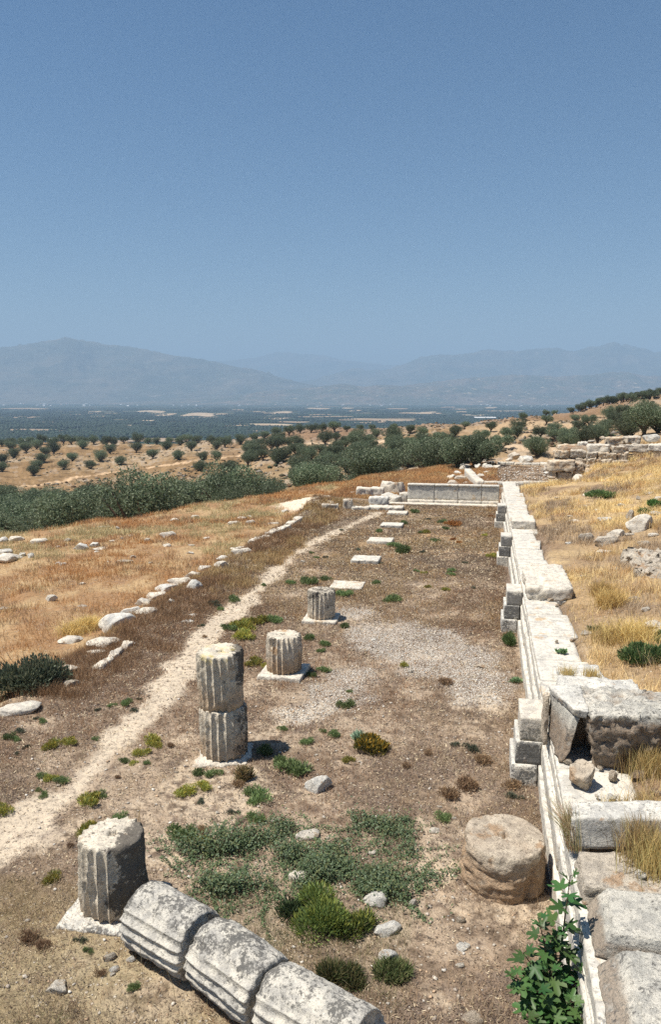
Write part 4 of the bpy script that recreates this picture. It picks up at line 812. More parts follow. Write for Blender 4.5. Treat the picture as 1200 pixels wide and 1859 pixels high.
def put_olive(p, size, label, group, bushy=False):
    t, c = OLV[5+rv.randrange(4)] if bushy else OLV[rv.randrange(5)]
    s_ = size/4.9; o = obj('olive_tree', None, None, None, (p[0], p[1], p[2]-.05), rv.uniform(0, 6.28), None, (s_, s_, s_*rv.uniform(.88, 1.08)), label, 'olive tree', group)
    obj('trunk', t, None, o); obj('crown', c, None, o)
def fieldolive(px, cy, wpx, label, group, b_=False):
    by = cy+.42*wpx; p = place(px, by)
    while np.linalg.norm(p[:2]) > 640: by += 2; p = place(px, by)
    put_olive(p, min(9.0, max(3.6, wpx/F*np.linalg.norm(p-CAM)*1.2)), label, group, b_ or wpx > 36 or rv.random() < .4)
OL_L = [(25, 822), (47, 812), (19, 808), (66, 807), (82, 818), (97, 812), (77, 830), (66, 843), (60, 853), (5, 832), (3, 847), (115, 843), (131, 828), (163, 842), (182, 827), (199, 814), (218, 835), (247, 811), (277, 822), (302, 806), (347, 808), (323, 825), (367, 825), (393, 807), (393, 827), (363, 846), (150, 806)]
OL_C = [(408, 802, 24), (437, 797, 24), (468, 802, 20), (453, 813, 26), (493, 807, 26), (505, 793, 22), (507, 825, 40), (538, 802, 28), (450, 833, 30), (417, 845, 34), (543, 838, 40), (477, 823, 26), (560, 823, 34), (590, 795, 30), (610, 793, 22), (628, 802, 26), (607, 822, 36),
        (648, 790, 34), (668, 797, 28), (655, 817, 34), (683, 785, 22), (715, 788, 38), (745, 778, 20), (767, 783, 24), (720, 813, 36), (765, 803, 34), (607, 774, 24), (715, 776, 12), (787, 815, 36), (797, 793, 26), (460, 791, 20), (480, 788, 20), (500, 784, 20), (525, 781, 22), (545, 778, 20), (565, 777, 20), (585, 776, 20),
        (630, 778, 14), (655, 776, 14), (675, 776, 12), (700, 833, 36), (740, 835, 36), (670, 840, 36), (628, 842, 34), (585, 840, 34)]
OL_R = [(827, 778, 36), (845, 768, 20), (813, 795, 26), (892, 772, 28), (877, 787, 34), (862, 800, 30), (922, 788, 28), (913, 803, 34), (942, 770, 36), (940, 780, 34), (982, 782, 32), (993, 758, 30), (1007, 772, 34), (968, 803, 50), (867, 817, 46), (1007, 748, 18), (1037, 742, 18), (1045, 755, 26), (1033, 783, 40),
        (1050, 773, 26), (1070, 767, 22), (1090, 780, 40), (1030, 802, 34), (1085, 793, 30), (1107, 748, 38), (1130, 743, 38), (1120, 760, 42), (1137, 778, 42), (1162, 743, 26), (1160, 758, 30), (1187, 757, 34), (1195, 775, 28), (950, 755, 20), (992, 748, 18), (1185, 738, 22), (1150, 768, 30), (1170, 778, 30), (1100, 768, 30), (1215, 760, 34), (1230, 740, 30), (975, 812, 44), (1010, 790, 28), (1060, 800, 26)]
for k, (px, cy) in enumerate(sorted(OL_L)): fieldolive(px, cy, 23+rv.uniform(-2, 3), 'round olive standing alone in the brown left field, '+ordi(k+1)+' counted from the left', 'scattered olives in the left field', True)
for k in range(24): fieldolive(-20+k*19+rv.uniform(-6, 6), 802-.02*k*19*.6+rv.uniform(-2, 2), rv.uniform(15, 22), 'small olive in the row along the far field edge, '+ordi(k+1)+' counted from the left', 'olives along the far field edge')
OL_C += [(rv.uniform(440, 870), rv.uniform(796, 842), rv.uniform(20, 36)) for _ in range(64)]
for k, a in enumerate(sorted(OL_C)): fieldolive(*a, 'spreading olive beside the dirt tracks in the middle distance, '+ordi(k+1)+' from the left', 'olives around the dirt track')
for k, a in enumerate(sorted(OL_R)): fieldolive(a[0], a[1]+a[2]*.08, a[2]*.74, 'olive on the pale terraced hillside at right, '+ordi(k+1)+' counted from the left', 'olives on the terraced hillside')
for k in range(27):
    px = 1050+k*6.4+rv.uniform(-2, 2); fieldolive(px, np.interp(px, [1050, 1100, 1150, 1200, 1240], [738, 727, 718, 710, 700])+rv.uniform(-2, 3), rv.uniform(12, 19), 'olive on the skyline of the rising ridge, '+ordi(k+1)+' counted from the left', 'olives on the ridge line')
ng = 0; GR = []
for i in range(60):
    for j in range(40):
        lat = -75+i*6.1+rv.uniform(-1.5, 1.5); d = 40+j*6.1+rv.uniform(-1.5, 1.5); s_ = lat/d; px = 600+1415*s_
        if not -90 < px < 870: continue
        dc = np.interp(px, [-500, 0, 200, 400, 600, 750, 860], [30, 37, 41, 47, 56, 63, 64])
        df = dc+np.interp(px, [0, 400, 700, 800, 870], [16, 15, 10, 9, 10]); db = np.interp(px, [0, 200, 400, 600, 800, 870], [140, 130, 106, 94, 90, 88])
        if not df < d < db: continue
        X = -math.sin(YAW)*d+math.cos(YAW)*lat; Y = math.cos(YAW)*d+math.sin(YAW)*lat
        front = d < df+6
        if not front and rv.random() < .1: continue
        GR.append((px, X, Y, front, rv.uniform(4.6, 8.6)*np.interp(px, [0, 350, 500, 800], [.95, .88, .74, .76])))
GR.sort(); nfr = nin = 0
for px, X, Y, front, sz in GR:
    nfr += front; nin += not front
    put_olive((X, Y, gz(X, Y)), sz, 'bushy olive in the front rank of the dark grove, '+ordi(nfr)+' counted from the left' if front else 'bushy olive inside the dense dark grove, '+ordi(nin)+' counted from the left', 'front rank of the dense grove' if front else 'dense olive grove', True)

# blades of grass
def blades(cx, cy, h, wd, lean, col, rg_, zoff=-.02):
    n = len(cx); z = np.concatenate([terrain(cx[i:i+150000], cy[i:i+150000]) for i in range(0, n, 150000)])+zoff
    a = rg_.uniform(0, 2*np.pi, n); px_, py_ = np.cos(a)*wd*.5, np.sin(a)*wd*.5
    la = rg_.uniform(0, 2*np.pi, n); lx, ly = np.cos(la)*lean*h, np.sin(la)*lean*h; hz = h*np.sqrt(np.maximum(.05, 1-lean**2))
    b0 = np.stack([cx-px_, cy-py_, z], 1); b1 = np.stack([cx+px_, cy+py_, z], 1)
    m0 = np.stack([cx+lx*.35-px_*.7, cy+ly*.35-py_*.7, z+hz*.62], 1); m1 = np.stack([cx+lx*.35+px_*.7, cy+ly*.35+py_*.7, z+hz*.62], 1)
    tp = np.stack([cx+lx, cy+ly, z+hz], 1)
    V = np.stack([b0, b1, m1, m0, tp], 1).reshape(-1, 3); k = np.arange(n)[:, None]*5
    f = np.concatenate([k+[0, 1, 2], k+[0, 2, 3], k+[3, 2, 4]], 1).reshape(-1, 3)
    return V, f, np.repeat(col, 5, 0)
def tufts(n, xr, yr, keep, per, spread, hr, wd, lean, cols, cw, rg_, hfn=None):
    x = rg_.uniform(*xr, n); y = yr[0]+(yr[1]-yr[0])*rg_.uniform(0, 1, n)**1.25; m = rg_.random(n) < keep(x, y); x, y = x[m], y[m]; n = len(x)
    hh = rg_.uniform(*hr, n); ci = rg_.choice(len(cols), n, p=np.array(cw)/sum(cw)); 
    big = fb2(x, y, .35, 3, 91); ci = np.where(big > .45, 0, np.where(big < -.3, len(cols)-1, ci))
    cc = np.array(cols)[ci]*rg_.uniform(.8, 1.2, (n, 1))
    X = np.repeat(x, per)+rg_.normal(0, spread, n*per); Y = np.repeat(y, per)+rg_.normal(0, spread, n*per)
    hs = np.repeat(hh, per)*rg_.uniform(.5, 1.15, n*per); c = np.repeat(cc, per, 0)*rg_.uniform(.75, 1.25, (n*per, 1))
    dist = np.hypot(X, Y); W_ = wd*np.clip(dist/14, .7, 3.2)
    return blades(X, Y, hs, W_, rg_.uniform(lean*.3, lean, n*per), c, rg_)
def stuff(name, parts, label, cat='dry grass'):
    V = []; Fs = []; C_ = []; b = 0
    for v, f, c in parts: V.append(v); Fs.append(f+b); C_.append(c); b += len(v)
    obj(name, mesh(name, np.concatenate(V), np.concatenate(Fs), False, Col=np.concatenate(C_)), M_GRASS, kind='stuff', label=label, cat=cat)
g1 = np.random.default_rng(101)
def free(x, y):       # keep the wall, path and gravel clear
    xs = x-.0075*(y-9); return ((xs < .95) | (xs > 2.02))
def k_ter(x, y):
    xs = x-.0075*(y-9); n = fb2(x, y, .8, 3, 95)
    m = (xs > 2.0+.35*n)*np.clip(.62+1.1*n, .04, 1)*(y > 7.5)
    m = m*~((x > 1.4) & (x < 3.2) & (y > 10.0) & (y < 11.6))*~((y > 8.2) & (y < 8.98) & (x < 2.9)); bf = (y > 45.6)*(x < 5.2)
    return m*(1-bf)*(y < 8.3)*.3+m*(1-bf)*(y >= 8.3)
GOLD = [(.64, .48, .25), (.54, .38, .20), (.46, .29, .15), (.36, .27, .19)]
stuff('golden_grass', [tufts(15000, (1.8, 15), (7.5, 60), k_ter, 30, .12, (.08, .42), .007, .85, GOLD, [3, 4, 3, 2], g1)], 'tall golden dry grass covering the terrace on the right')
def k_sl(x, y):
    n = fb2(x, y, .5, 3, 97); dd = -x*math.sin(YAW)+y*math.cos(YAW)
    return ((-x > 9.4+.3*n))*np.clip(.62+1.0*n, .06, 1)*(np.hypot(x+9.3, (y-42.3)) > 1.9)
ORG = [(.55, .31, .13), (.66, .48, .24), (.46, .26, .12), (.34, .235, .15), (.54, .46, .25)]
stuff('slope_grass', [tufts(23000, (-34, -9.2), (10, 66), k_sl, 20, .16, (.10, .34), .007, .8, ORG, [5, 2, 5, 4, 1], g1),
      tufts(7000, (-9.2, 3), (45, 66), lambda x, y: (x < 1.2)*(.9)*((x < -4.3) | (y > 44.8)), 20, .16, (.12, .32), .007, .8, ORG[:3], [4, 3, 2], g1)], 'orange and straw coloured dry grass on the slope left of the ruins')
def k_strip(x, y):
    p, g, b, n, n2 = masks(x, y); xs = x-.0075*(y-9)
    return (xs > -9.6)*(xs < -7.3+.6*n)*(1-p)*np.clip(.75+.7*n, 0, 1)
stuff('path_grass', [tufts(5200, (-9.8, -6.4), (13.5, 43), k_strip, 24, .10, (.10, .32), .007, .7, [(.52, .38, .19), (.44, .30, .14), (.32, .2, .11)], [4, 3, 2], g1)], 'pale straw grass between the stone row and the dirt path')
def k_floor(x, y):
    p, g, b, n, n2 = masks(x, y); xs = x-.0075*(y-9)
    return (xs > -9.4)*(xs < 1.0)*(1-p)*(1-.93*g)*(1-.85*b)*np.clip(.7-.5*n, .12, 1)*(y > 5)
WEED = [(.34, .24, .16), (.21, .145, .11), (.50, .38, .24), (.30, .18, .11)]
stuff('dead_weeds', [tufts(46000, (-9.3, 1.0), (5.0, 24), k_floor, 12, .08, (.04, .14), .0065, .95, WEED, [4, 4, 3, 2], g1),
      tufts(18000, (-7.8, 1.0), (20, 43.4), k_floor, 12, .13, (.05, .15), .006, .9, [(.40, .27, .14), (.30, .19, .11), (.42, .22, .09), (.22, .15, .10)], [4, 3, 2, 2], g1), tufts(2600, (-9.3, 1.0), (5.5, 26), k_floor, 4, .08, (.10, .30), .005, 1.0, [(.50, .40, .27), (.26, .19, .14), (.17, .12, .10)], [3, 3, 3], g1)], 'low dead weeds matting the floor of the ruined hall', 'dead weeds')
def k_turf(x, y): n = fb2(x, y, 1.2, 3, 98); return (x < -1.5)*(y < 8.4)*np.clip(.45+.9*n, .05, 1)*(np.hypot(x+6.4, y-8.6) > .7)*(1-.7*masks(x, y)[2])
def k_mid(x, y): n = fb2(x, y, 1.2, 3, 99); return np.clip(.35+.9*n, .0, 1)
stuff('short_turf', [tufts(11000, (-7, -.8), (4.5, 8.6), k_turf, 20, .06, (.04, .13), .0055, .9, [(.62, .51, .29), (.34, .37, .17), (.52, .41, .24), (.30, .24, .16)], [5, 3, 4, 2], g1),
      tufts(1500, (-2.9, -.6), (6.8, 8.6), k_mid, 16, .08, (.05, .14), .004, .8, [(.30, .30, .14), (.42, .35, .18), (.18, .22, .09)], [3, 3, 2], g1),
      tufts(1500, (-1.2, 5.2), (46.6, 61), lambda x, y: np.clip(.4+fb2(x, y, .8, 3, 90), 0, 1), 14, .2, (.06, .25), .008, .9, [(.40, .28, .16), (.30, .22, .14)], [3, 2], g1),
      tufts(500, (.55, 1.0), (7, 44), lambda x, y: np.full(x.shape, .9), 16, .07, (.06, .22), .005, .8, [(.42, .30, .16), (.34, .22, .12)], [3, 2], g1)], 'short yellowing turf around the fallen column', 'turf')
def scrub():
    n = 9000; px = RNG.uniform(-80, 1280, n); d = np.exp(RNG.uniform(math.log(75), math.log(460), n)); lat = (px-600)/1415*d
    X = -math.sin(YAW)*d+math.cos(YAW)*lat; Y = math.cos(YAW)*d+math.sin(YAW)*lat; m = (fb2(X, Y, .03, 3, 61)+fb2(X, Y, .12, 2, 63)*.8 > -.1) & (pdist(X, Y, ROAD) > 2.5) & (pdist(X, Y, ROAD2) > 2.5) & ~((px > 600) & (d < 110))
    X, Y = X[m], Y[m]; c = np.stack([X, Y, terrain(X, Y)-.05], 1); n = len(c); v, f = blob_tris(c, RNG.uniform(.2, .75, n), RNG.uniform(.15, .6, n), 6, 5)
    pal = np.array([(.17, .11, .06), (.25, .17, .09), (.12, .10, .06), (.09, .11, .06), (.34, .30, .25)])
    obj('dry_scrub', mesh('dry_scrub', v, f, False, Col=np.repeat(pal[RNG.integers(0, 5, n)]*RNG.uniform(.7, 1.2, (n, 1)), 13, 0)), M_GRASS, kind='stuff', label='low dry scrub dotting the brown hillsides', cat='scrub')
scrub()
def litter():
    n = 260000; x = RNG.uniform(-9.3, 1.0, n); y = 5+38*RNG.random(n)**1.6; p, g, b, q, q2 = masks(x, y)
    m = RNG.random(n) < (1-.85*p)*(1-.8*g)*(1-.55*b)*np.clip(.65-.5*q+.3*q2, .08, 1); x, y, q = x[m], y[m], q[m]; n = len(x)
    d = unit(n, RNG); d[:, 2] = np.abs(d[:, 2])+1.0; d /= np.linalg.norm(d, axis=1)[:, None]; k_ = np.clip(np.hypot(x, y)/13, .7, 2.4)
    v, f = leafquads(np.stack([x, y, terrain(x, y)+RNG.uniform(.004, .022, n)], 1), d, RNG.uniform(.02, .10, n)*k_, RNG.uniform(.006, .02, n)*k_, RNG)
    pal = np.array([(.13, .095, .075), (.085, .065, .055), (.30, .225, .16), (.50, .41, .29), (.20, .135, .095), (.16, .125, .10)])
    obj('plant_litter', mesh('plant_litter', v, f, False, Col=np.repeat(pal[RNG.integers(0, 6, n)]*RNG.uniform(.7, 1.25, (n, 1)), 4, 0)), M_GRASS, kind='stuff', label='dead stems and plant litter strewn over the hall floor', cat='litter')
litter()
# tall grass clumps as things
def clump(px, py, z, n, h, sp, cols, label, lean=.5, dirx=None):
    p = G(px, py, z) if z is not None else place(px, py); rg_ = np.random.default_rng(int(px*7+py)); c = np.zeros((n, 2))+rg_.normal(0, sp, (n, 2))
    hs = h*rg_.uniform(.5, 1, n); ln = rg_.uniform(.1, lean, n); a = rg_.uniform(0, 6.28, n) if dirx is None else rg_.normal(dirx, .35, n); b = rg_.uniform(0, 6.28, n); V = []; w_ = .006*max(1, np.linalg.norm(p-CAM)/12)
    px_, py_ = np.cos(b)*w_*.5, np.sin(b)*w_*.5
    for t, q in ((0, 1), (.45, .85), (.8, .6), (1, .1)):
        cx = c[:, 0]+np.cos(a)*ln*hs*t**1.8; cy = c[:, 1]+np.sin(a)*ln*hs*t**1.8; cz = hs*t*(1-.35*ln*t)-.02
        V += [np.stack([cx-px_*q, cy-py_*q, cz], 1), np.stack([cx+px_*q, cy+py_*q, cz], 1)]
    V = np.stack(V, 1).reshape(-1, 3); k = np.arange(n)[:, None]*8; f = np.concatenate([k+[0, 1, 3, 2], k+[2, 3, 5, 4], k+[4, 5, 7, 6]], 1).reshape(-1, 4)
    col = np.repeat(np.array(cols)[rg_.integers(0, len(cols), n)]*rg_.uniform(.75, 1.2, (n, 1)), 8, 0)
    obj('grass_clump', mesh('grass_clump', V, f, False, Col=col), M_GRASS, None, tuple(p), label=label, cat='grass clump')
YL = [(.60, .44, .20), (.50, .35, .15), (.36, .30, .13)]
clump(1043, 1538, 1.08, 260, .62, .04, [(.46, .36, .20), (.34, .20, .12), (.24, .24, .10)], 'wispy reddish grass clump leaning over the wall edge before the long beam', .9, 2.3)
clump(1170, 1555, 1.2, 900, .5, .12, YL, 'tall golden grass clump in front of the long beam, right edge')
clump(1195, 1580, 1.2, 700, .5, .12, YL, 'golden grass clump at the right edge between the two near blocks')
clump(1110, 1100, None, 900, .5, .16, [(.68, .50, .20), (.6, .42, .16)], 'bright yellow flattened grass clump on the terrace, behind the large low block', .95)
clump(1095, 1080, None, 700, .45, .14, [(.68, .50, .20), (.6, .42, .16)], 'bright yellow grass clump left of its flattened neighbour', .95)
clump(1160, 1160, None, 900, .5, .3, [(.66, .50, .20), (.6, .42, .16)], 'bright yellow grass clump beside the green patch', .95)
clump(1110, 1165, None, 600, .5, .2, [(.60, .45, .18), (.5, .36, .16)], 'yellow grass clump at the rear edge of the coping slabs', .9)
clump(1150, 1390, 1.1, 800, .5, .14, YL, 'tall thin golden grass growing before the huge brown block', .5)
clump(1185, 1410, 1.1, 700, .55, .12, YL, 'tall golden grass at the right edge before the huge brown block', .5)
clump(1120, 1480, 1.1, 350, .25, .12, YL, 'short golden grass behind the long beam', .7)
clump(1175, 1480, 1.1, 600, .35, .15, YL, 'golden grass behind the right end of the long beam', .7)
clump(1030, 1235, 1.1, 260, .35, .06, YL, 'thin straw clump growing from the coping behind the capping slab', .4)
clump(1075, 1235, 1.2, 320, .3, .07, YL, 'wide straw clump on the grey slab behind the huge brown block', .5)
clump(135, 1150, None, 800, .45, .2, [(.66, .48, .2), (.55, .4, .18)], 'bright straw clump above the pale rounded stone, left', .95)
clump(160, 1140, None, 700, .45, .16, [(.66, .48, .2), (.55, .4, .18)], 'bright straw clump behind the flat pale slab, left', .95)

# green shrublets -------------------------------------------------
def shrub_mesh(seed, cols, n=900, flat=.75, leaf=(.05, .014), spiky=.6, tops=None):
    rg_ = np.random.default_rng(seed); nl = rg_.integers(4, 8); L = np.stack([rg_.uniform(-.28, .28, nl), rg_.uniform(-.28, .28, nl), rg_.uniform(.0, .12, nl), rg_.uniform(.18, .32, nl)], 1)
    idx = rg_.integers(0, nl, n); d = unit(n, rg_); d[:, 2] = np.abs(d[:, 2]); r_ = L[idx, 3]*rg_.uniform(.3, 1.05, n)**.7
    c = L[idx, :3]+d*r_[:, None]*np.array([1, 1, 1.15*flat]); ax = d*spiky+np.array([0, 0, .5])+unit(n, rg_)*.5; ax /= np.linalg.norm(ax, axis=1)[:, None]
    b = np.cross(ax, unit(n, rg_)); b /= np.linalg.norm(b, axis=1)[:, None]+1e-9; ln = leaf[0]*rg_.uniform(.8, 2.0, (n, 1)); wd = leaf[1]*rg_.uniform(.8, 1.5, (n, 1))
    V = np.stack([c-ax*ln, c+b*wd, c+ax*ln, c-b*wd], 1).reshape(-1, 3); V[:, 2] = np.maximum(V[:, 2], -.02)
    ci = rg_.integers(0, len(cols), n); cc = np.array(cols)[ci]*rg_.uniform(.7, 1.3, (n, 1))
    if tops is not None: m = (r_/L[idx, 3] > .85) & (d[:, 2] > .3) & (rg_.random(n) < .6); cc[m] = np.array(tops)*rg_.uniform(.8, 1.2, (m.sum(), 1))
    m = mesh('shrub', V, np.arange(4*n).reshape(n, 4), False, Col=np.repeat(cc, 4, 0)); m.materials.append(M_LEAF); return m
GRN = [(.18, .24, .09), (.23, .29, .13), (.13, .18, .07)]; YGR = [(.32, .33, .08), (.23, .27, .08), (.40, .36, .10)]; RST = [(.34, .22, .13), (.26, .18, .11), (.40, .28, .16)]
SH = {'g': [shrub_mesh(300+k, GRN) for k in range(4)], 'y': [shrub_mesh(310+k, YGR, tops=(.34, .27, .05)) for k in range(4)], 'r': [shrub_mesh(320+k, RST, 600) for k in range(3)], 'd': [shrub_mesh(330+k, [(.10, .12, .08), (.13, .14, .10)], 500) for k in range(2)],
      'o': [shrub_mesh(340, [(.42, .20, .06), (.34, .15, .05)], 700)]}
NAM = {'g': 'green', 'y': 'yellow-green', 'r': 'rusty brown', 'd': 'greyish', 'o': 'orange'}
shl = {}
S_LEFT = [(75, 1308, 16, 'g'), (65, 1302, 12, 'd'), (15, 1335, 20, 'g'), (37, 1323, 18, 'd'), (28, 1342, 14, 'g'), (95, 1347, 32, 'y'), (128, 1341, 30, 'y'), (232, 1272, 22, 'g'), (253, 1268, 12, 'd'), (205, 1278, 15, 'g'), (243, 1286, 15, 'd'), (172, 1339, 13, 'g'), (47, 1354, 14, 'd'), (74, 1405, 18, 'g'),
          (92, 1407, 26, 'y'), (110, 1414, 26, 'g'), (70, 1431, 13, 'g'), (76, 1443, 16, 'g'), (4, 1468, 32, 'y'), (30, 1366, 12, 'd'), (177, 1286, 14, 'd'), (96, 1587, 34, 'y'), (50, 1695, 40, 'r'), (80, 1712, 30, 'r'), (242, 1790, 22, 'g'), (160, 1725, 16, 'g'), (180, 1762, 20, 'r'), (145, 1703, 22, 'd'),
          (395, 1098, 16, 'd'), (422, 1085, 26, 'g'), (400, 1103, 14, 'g'), (365, 1133, 14, 'd'), (390, 1092, 24, 'd'), (372, 1153, 12, 'r'), (270, 1175, 10, 'r')]
S_COL = [(277, 1336, 36, 'y'), (258, 1360, 30, 'y'), (285, 1348, 22, 'y'), (224, 1378, 20, 'g'), (243, 1382, 16, 'y'), (265, 1383, 12, 'g'), (165, 1446, 42, 'y'), (178, 1440, 24, 'g'), (165, 1500, 40, 'y'), (216, 1480, 26, 'g'), (128, 1533, 16, 'r'), (362, 1399, 26, 'g'), (391, 1400, 28, 'g'), (338, 1432, 36, 'y'), (368, 1422, 32, 'y'), (364, 1451, 20, 'd'),
         (472, 1440, 42, 'g'), (456, 1432, 30, 'g'), (424, 1470, 22, 'd'), (463, 1478, 32, 'g'), (327, 1503, 44, 'g'), (343, 1518, 24, 'y'), (368, 1521, 28, 'y'), (366, 1502, 26, 'r'), (486, 1357, 36, 'g'), (530, 1385, 60, 'g'), (510, 1378, 30, 'g'), (555, 1390, 26, 'd'), (435, 1420, 26, 'r'), (310, 1350, 18, 'r'), (212, 1408, 14, 'r'),
         (527, 1053, 24, 'g'), (560, 1050, 32, 'g'), (590, 1047, 22, 'g'), (625, 1072, 34, 'g'), (684, 1055, 20, 'g'), (713, 1082, 32, 'g'), (724, 1086, 14, 'g'), (777, 1063, 14, 'y'), (809, 1068, 16, 'y'), (820, 1040, 16, 'g'), (502, 1122, 26, 'g'), (562, 1155, 24, 'g'), (590, 1164, 26, 'g'), (583, 1178, 18, 'g'), (628, 1133, 22, 'g'), (587, 1212, 26, 'g'), (565, 1222, 18, 'g'),
         (733, 1205, 18, 'y'), (634, 1253, 12, 'g'), (624, 1275, 28, 'g'), (812, 1233, 34, 'r'), (514, 1320, 18, 'g'), (557, 1342, 26, 'g'), (587, 1325, 14, 'g'), (610, 1328, 28, 'g'), (632, 1376, 24, 'y'), (855, 1352, 34, 'd'), (830, 1350, 18, 'd'), (780, 1362, 22, 'r'), (738, 1385, 24, 'r'), (455, 1155, 20, 'y'), (445, 1125, 50, 'y'), (468, 1120, 36, 'y'), (495, 1118, 32, 'g'), (440, 1148, 40, 'y'), (410, 1135, 26, 'g'),
         (430, 1135, 26, 'g'), (460, 1195, 36, 'y'), (485, 1205, 24, 'y'), (575, 1010, 12, 'g'), (812, 1435, 44, 'r'), (850, 1420, 50, 'r'), (925, 1420, 34, 'r'), (935, 1440, 30, 'd'), (880, 1375, 40, 'r'), (805, 1480, 30, 'g'), (1000, 1500, 26, 'r'), (860, 1490, 30, 'r')]
S_FAR = [(735, 947, 18, 'g'), (715, 985, 26, 'g'), (733, 995, 34, 'g'), (725, 990, 20, 'g'), (772, 963, 18, 'y'), (690, 962, 16, 'g'), (762, 965, 12, 'g'), (809, 957, 16, 'g'), (815, 947, 18, 'o'), (830, 947, 30, 'o'), (836, 983, 13, 'o'), (822, 977, 12, 'o'), (892, 1005, 22, 'y'), (789, 978, 18, 'g'), (800, 945, 16, 'g'), (805, 943, 14, 'g'), (776, 940, 14, 'd'), (752, 925, 22, 'g'), (795, 903, 18, 'g'), (885, 898, 8, 'g'),
         (770, 1037, 14, 'y'), (757, 1035, 12, 'g'), (820, 1033, 18, 'g'), (650, 995, 16, 'd'), (593, 1010, 12, 'd'), (565, 1002, 10, 'g'), (540, 985, 14, 'g'), (690, 1020, 14, 'd'), (600, 1068, 14, 'g'), (480, 1060, 12, 'g'), (620, 960, 12, 'd'), (860, 1065, 12, 'd'), (770, 1000, 14, 'd'), (845, 1020, 12, 'd'), (892, 935, 10, 'o'), (880, 970, 12, 'y')]
def shrubs(lst, where, group):
    L = [(place(px, py+w_*.28), px, py, w_, t) for px, py, w_, t in lst]; L.sort(key=lambda a: np.linalg.norm(a[0]-CAM)); cnt = {}
    W1 = ['', 'second ', 'third ', 'fourth ', 'fifth ', 'sixth ', 'seventh ', 'eighth ', 'ninth ', 'tenth ', 'eleventh ', 'twelfth ', 'thirteenth ', 'fourteenth ', 'fifteenth ']
    for p, px, py, w_, t in L:
        k = cnt.get(t, 0); cnt[t] = k+1; s_ = w_/F*np.linalg.norm(p-CAM)*1.15
        lab = ((W1[k] if k < 15 else ordi(k+1)+' ')+'nearest '+NAM[t]+' shrublet '+where)
        obj('shrub', rv.choice(SH[t]), None, None, tuple(p), rv.uniform(0, 6.28), None, (s_, s_, s_*rv.uniform(.8, 1.1)), lab, 'shrub', group)
shrubs(S_LEFT, 'left of the path or in the lower left turf', 'shrublets left of the path')
shrubs(S_COL, 'on the near hall floor, right of the path', 'shrublets on the near hall floor')
shrubs(S_FAR, 'around the row of bare slabs, towards the end wall', 'shrublets on the far hall floor')
def bigshrub(px, py, wpx, h, cols, label, n, leaf, tops=None, seed=1, name='bush', twigs=0, z=None):
    p = place(px, py) if z is None else G(px, py, z); s_ = wpx/F*np.linalg.norm(p-CAM)*1.1
    o = obj(name, None, None, None, tuple(p), rv.uniform(0, 6), None, 1, label, 'bush'); m = shrub_mesh(seed, cols, n, h, (leaf[0]/s_, leaf[1]/s_), .7, tops)
    obj('foliage', m, None, o, sc_=s_)
    if twigs:
        rg_ = np.random.default_rng(seed); pr = []
        for k in range(twigs):
            a = rg_.uniform(0, 6.28); e = rg_.uniform(.15, .32)*s_; pr.append(tube([(0, 0, 0), (e*.4*math.cos(a), e*.4*math.sin(a), e*.5*h), (e*math.cos(a+.3), e*math.sin(a+.3), e*1.2*h)], [.012, .008, .003], 4))
        obj('branches', mesh('branches', *join(pr)), M_STEM, o)
bigshrub(44, 1252, 126, 1.2, [(.12, .155, .10), (.17, .21, .14), (.23, .24, .15)], 'dark green thorn bush at the left edge beside white stones', 6500, (.035, .014), None, 401, twigs=30)
bigshrub(590, 1668, 110, .75, [(.20, .28, .08), (.25, .32, .11), (.15, .22, .07)], 'feathery green bush dotted with yellow flowers, above the last fallen drum', 5000, (.03, .006), (.24, .27, .06), 402, twigs=14)
bigshrub(645, 1690, 70, .7, [(.12, .16, .04), (.10, .13, .04)], 'smaller yellow-flowered bush joined to the right side of the feathery one', 2000, (.03, .007), (.27, .28, .06), 403, twigs=8)
bigshrub(545, 1650, 80, .6, [(.10, .15, .06), (.07, .11, .05)], 'loose green bush at the left of the feathery yellow-flowered one', 2000, (.03, .008), None, 404, twigs=8)
bigshrub(668, 1356, 74, .7, [(.20, .17, .04), (.14, .14, .04)], 'round orange-yellow flowering bush in the middle of the hall floor', 2400, (.03, .009), (.48, .30, .04), 405, twigs=8)
bigshrub(650, 1338, 26, .6, [(.28, .36, .26), (.22, .30, .2)], 'pale grey-green plant behind the orange-yellow flowering bush', 300, (.05, .022), None, 406)
bigshrub(925, 1170, 30, 1.6, [(.10, .15, .05), (.13, .18, .07)], 'tall green tuft at the foot of the second buttress', 1400, (.06, .006), None, 407)
bigshrub(940, 1238, 18, .6, [(.22, .30, .16), (.16, .24, .12)], 'pale green seedling at the wall foot behind the nearest buttress', 240, (.04, .02), None, 408)
bigshrub(1020, 1185, 14, .5, [(.16, .26, .12), (.20, .3, .15)], 'small green rosette growing on the coping slabs', 160, (.04, .02), None, 409, z=1.1)
bigshrub(1175, 1200, 90, .5, [(.09, .14, .05), (.12, .17, .06)], 'wide green patch of leaves in the golden grass, right edge', 3600, (.05, .014), None, 410)
bigshrub(1195, 1165, 50, .5, [(.09, .14, .05), (.12, .17, .06)], 'green leafy tuft between the pale rocks and the green patch', 1400, (.05, .014), None, 411)
bigshrub(1090, 903, 55, .4, [(.11, .17, .06), (.14, .19, .07)], 'low green tuft beside the white stone on the golden slope', 1600, (.07, .02), None, 412)
bigshrub(1188, 920, 26, .9, [(.08, .16, .04), (.12, .22, .06)], 'bright green leafy plant behind the big pointed rock', 500, (.08, .04), None, 413)
bigshrub(1175, 932, 20, .7, [(.08, .16, .04), (.12, .22, .06)], 'smaller bright green plant left of the leafy one by the pointed rock', 300, (.08, .04), None, 414)
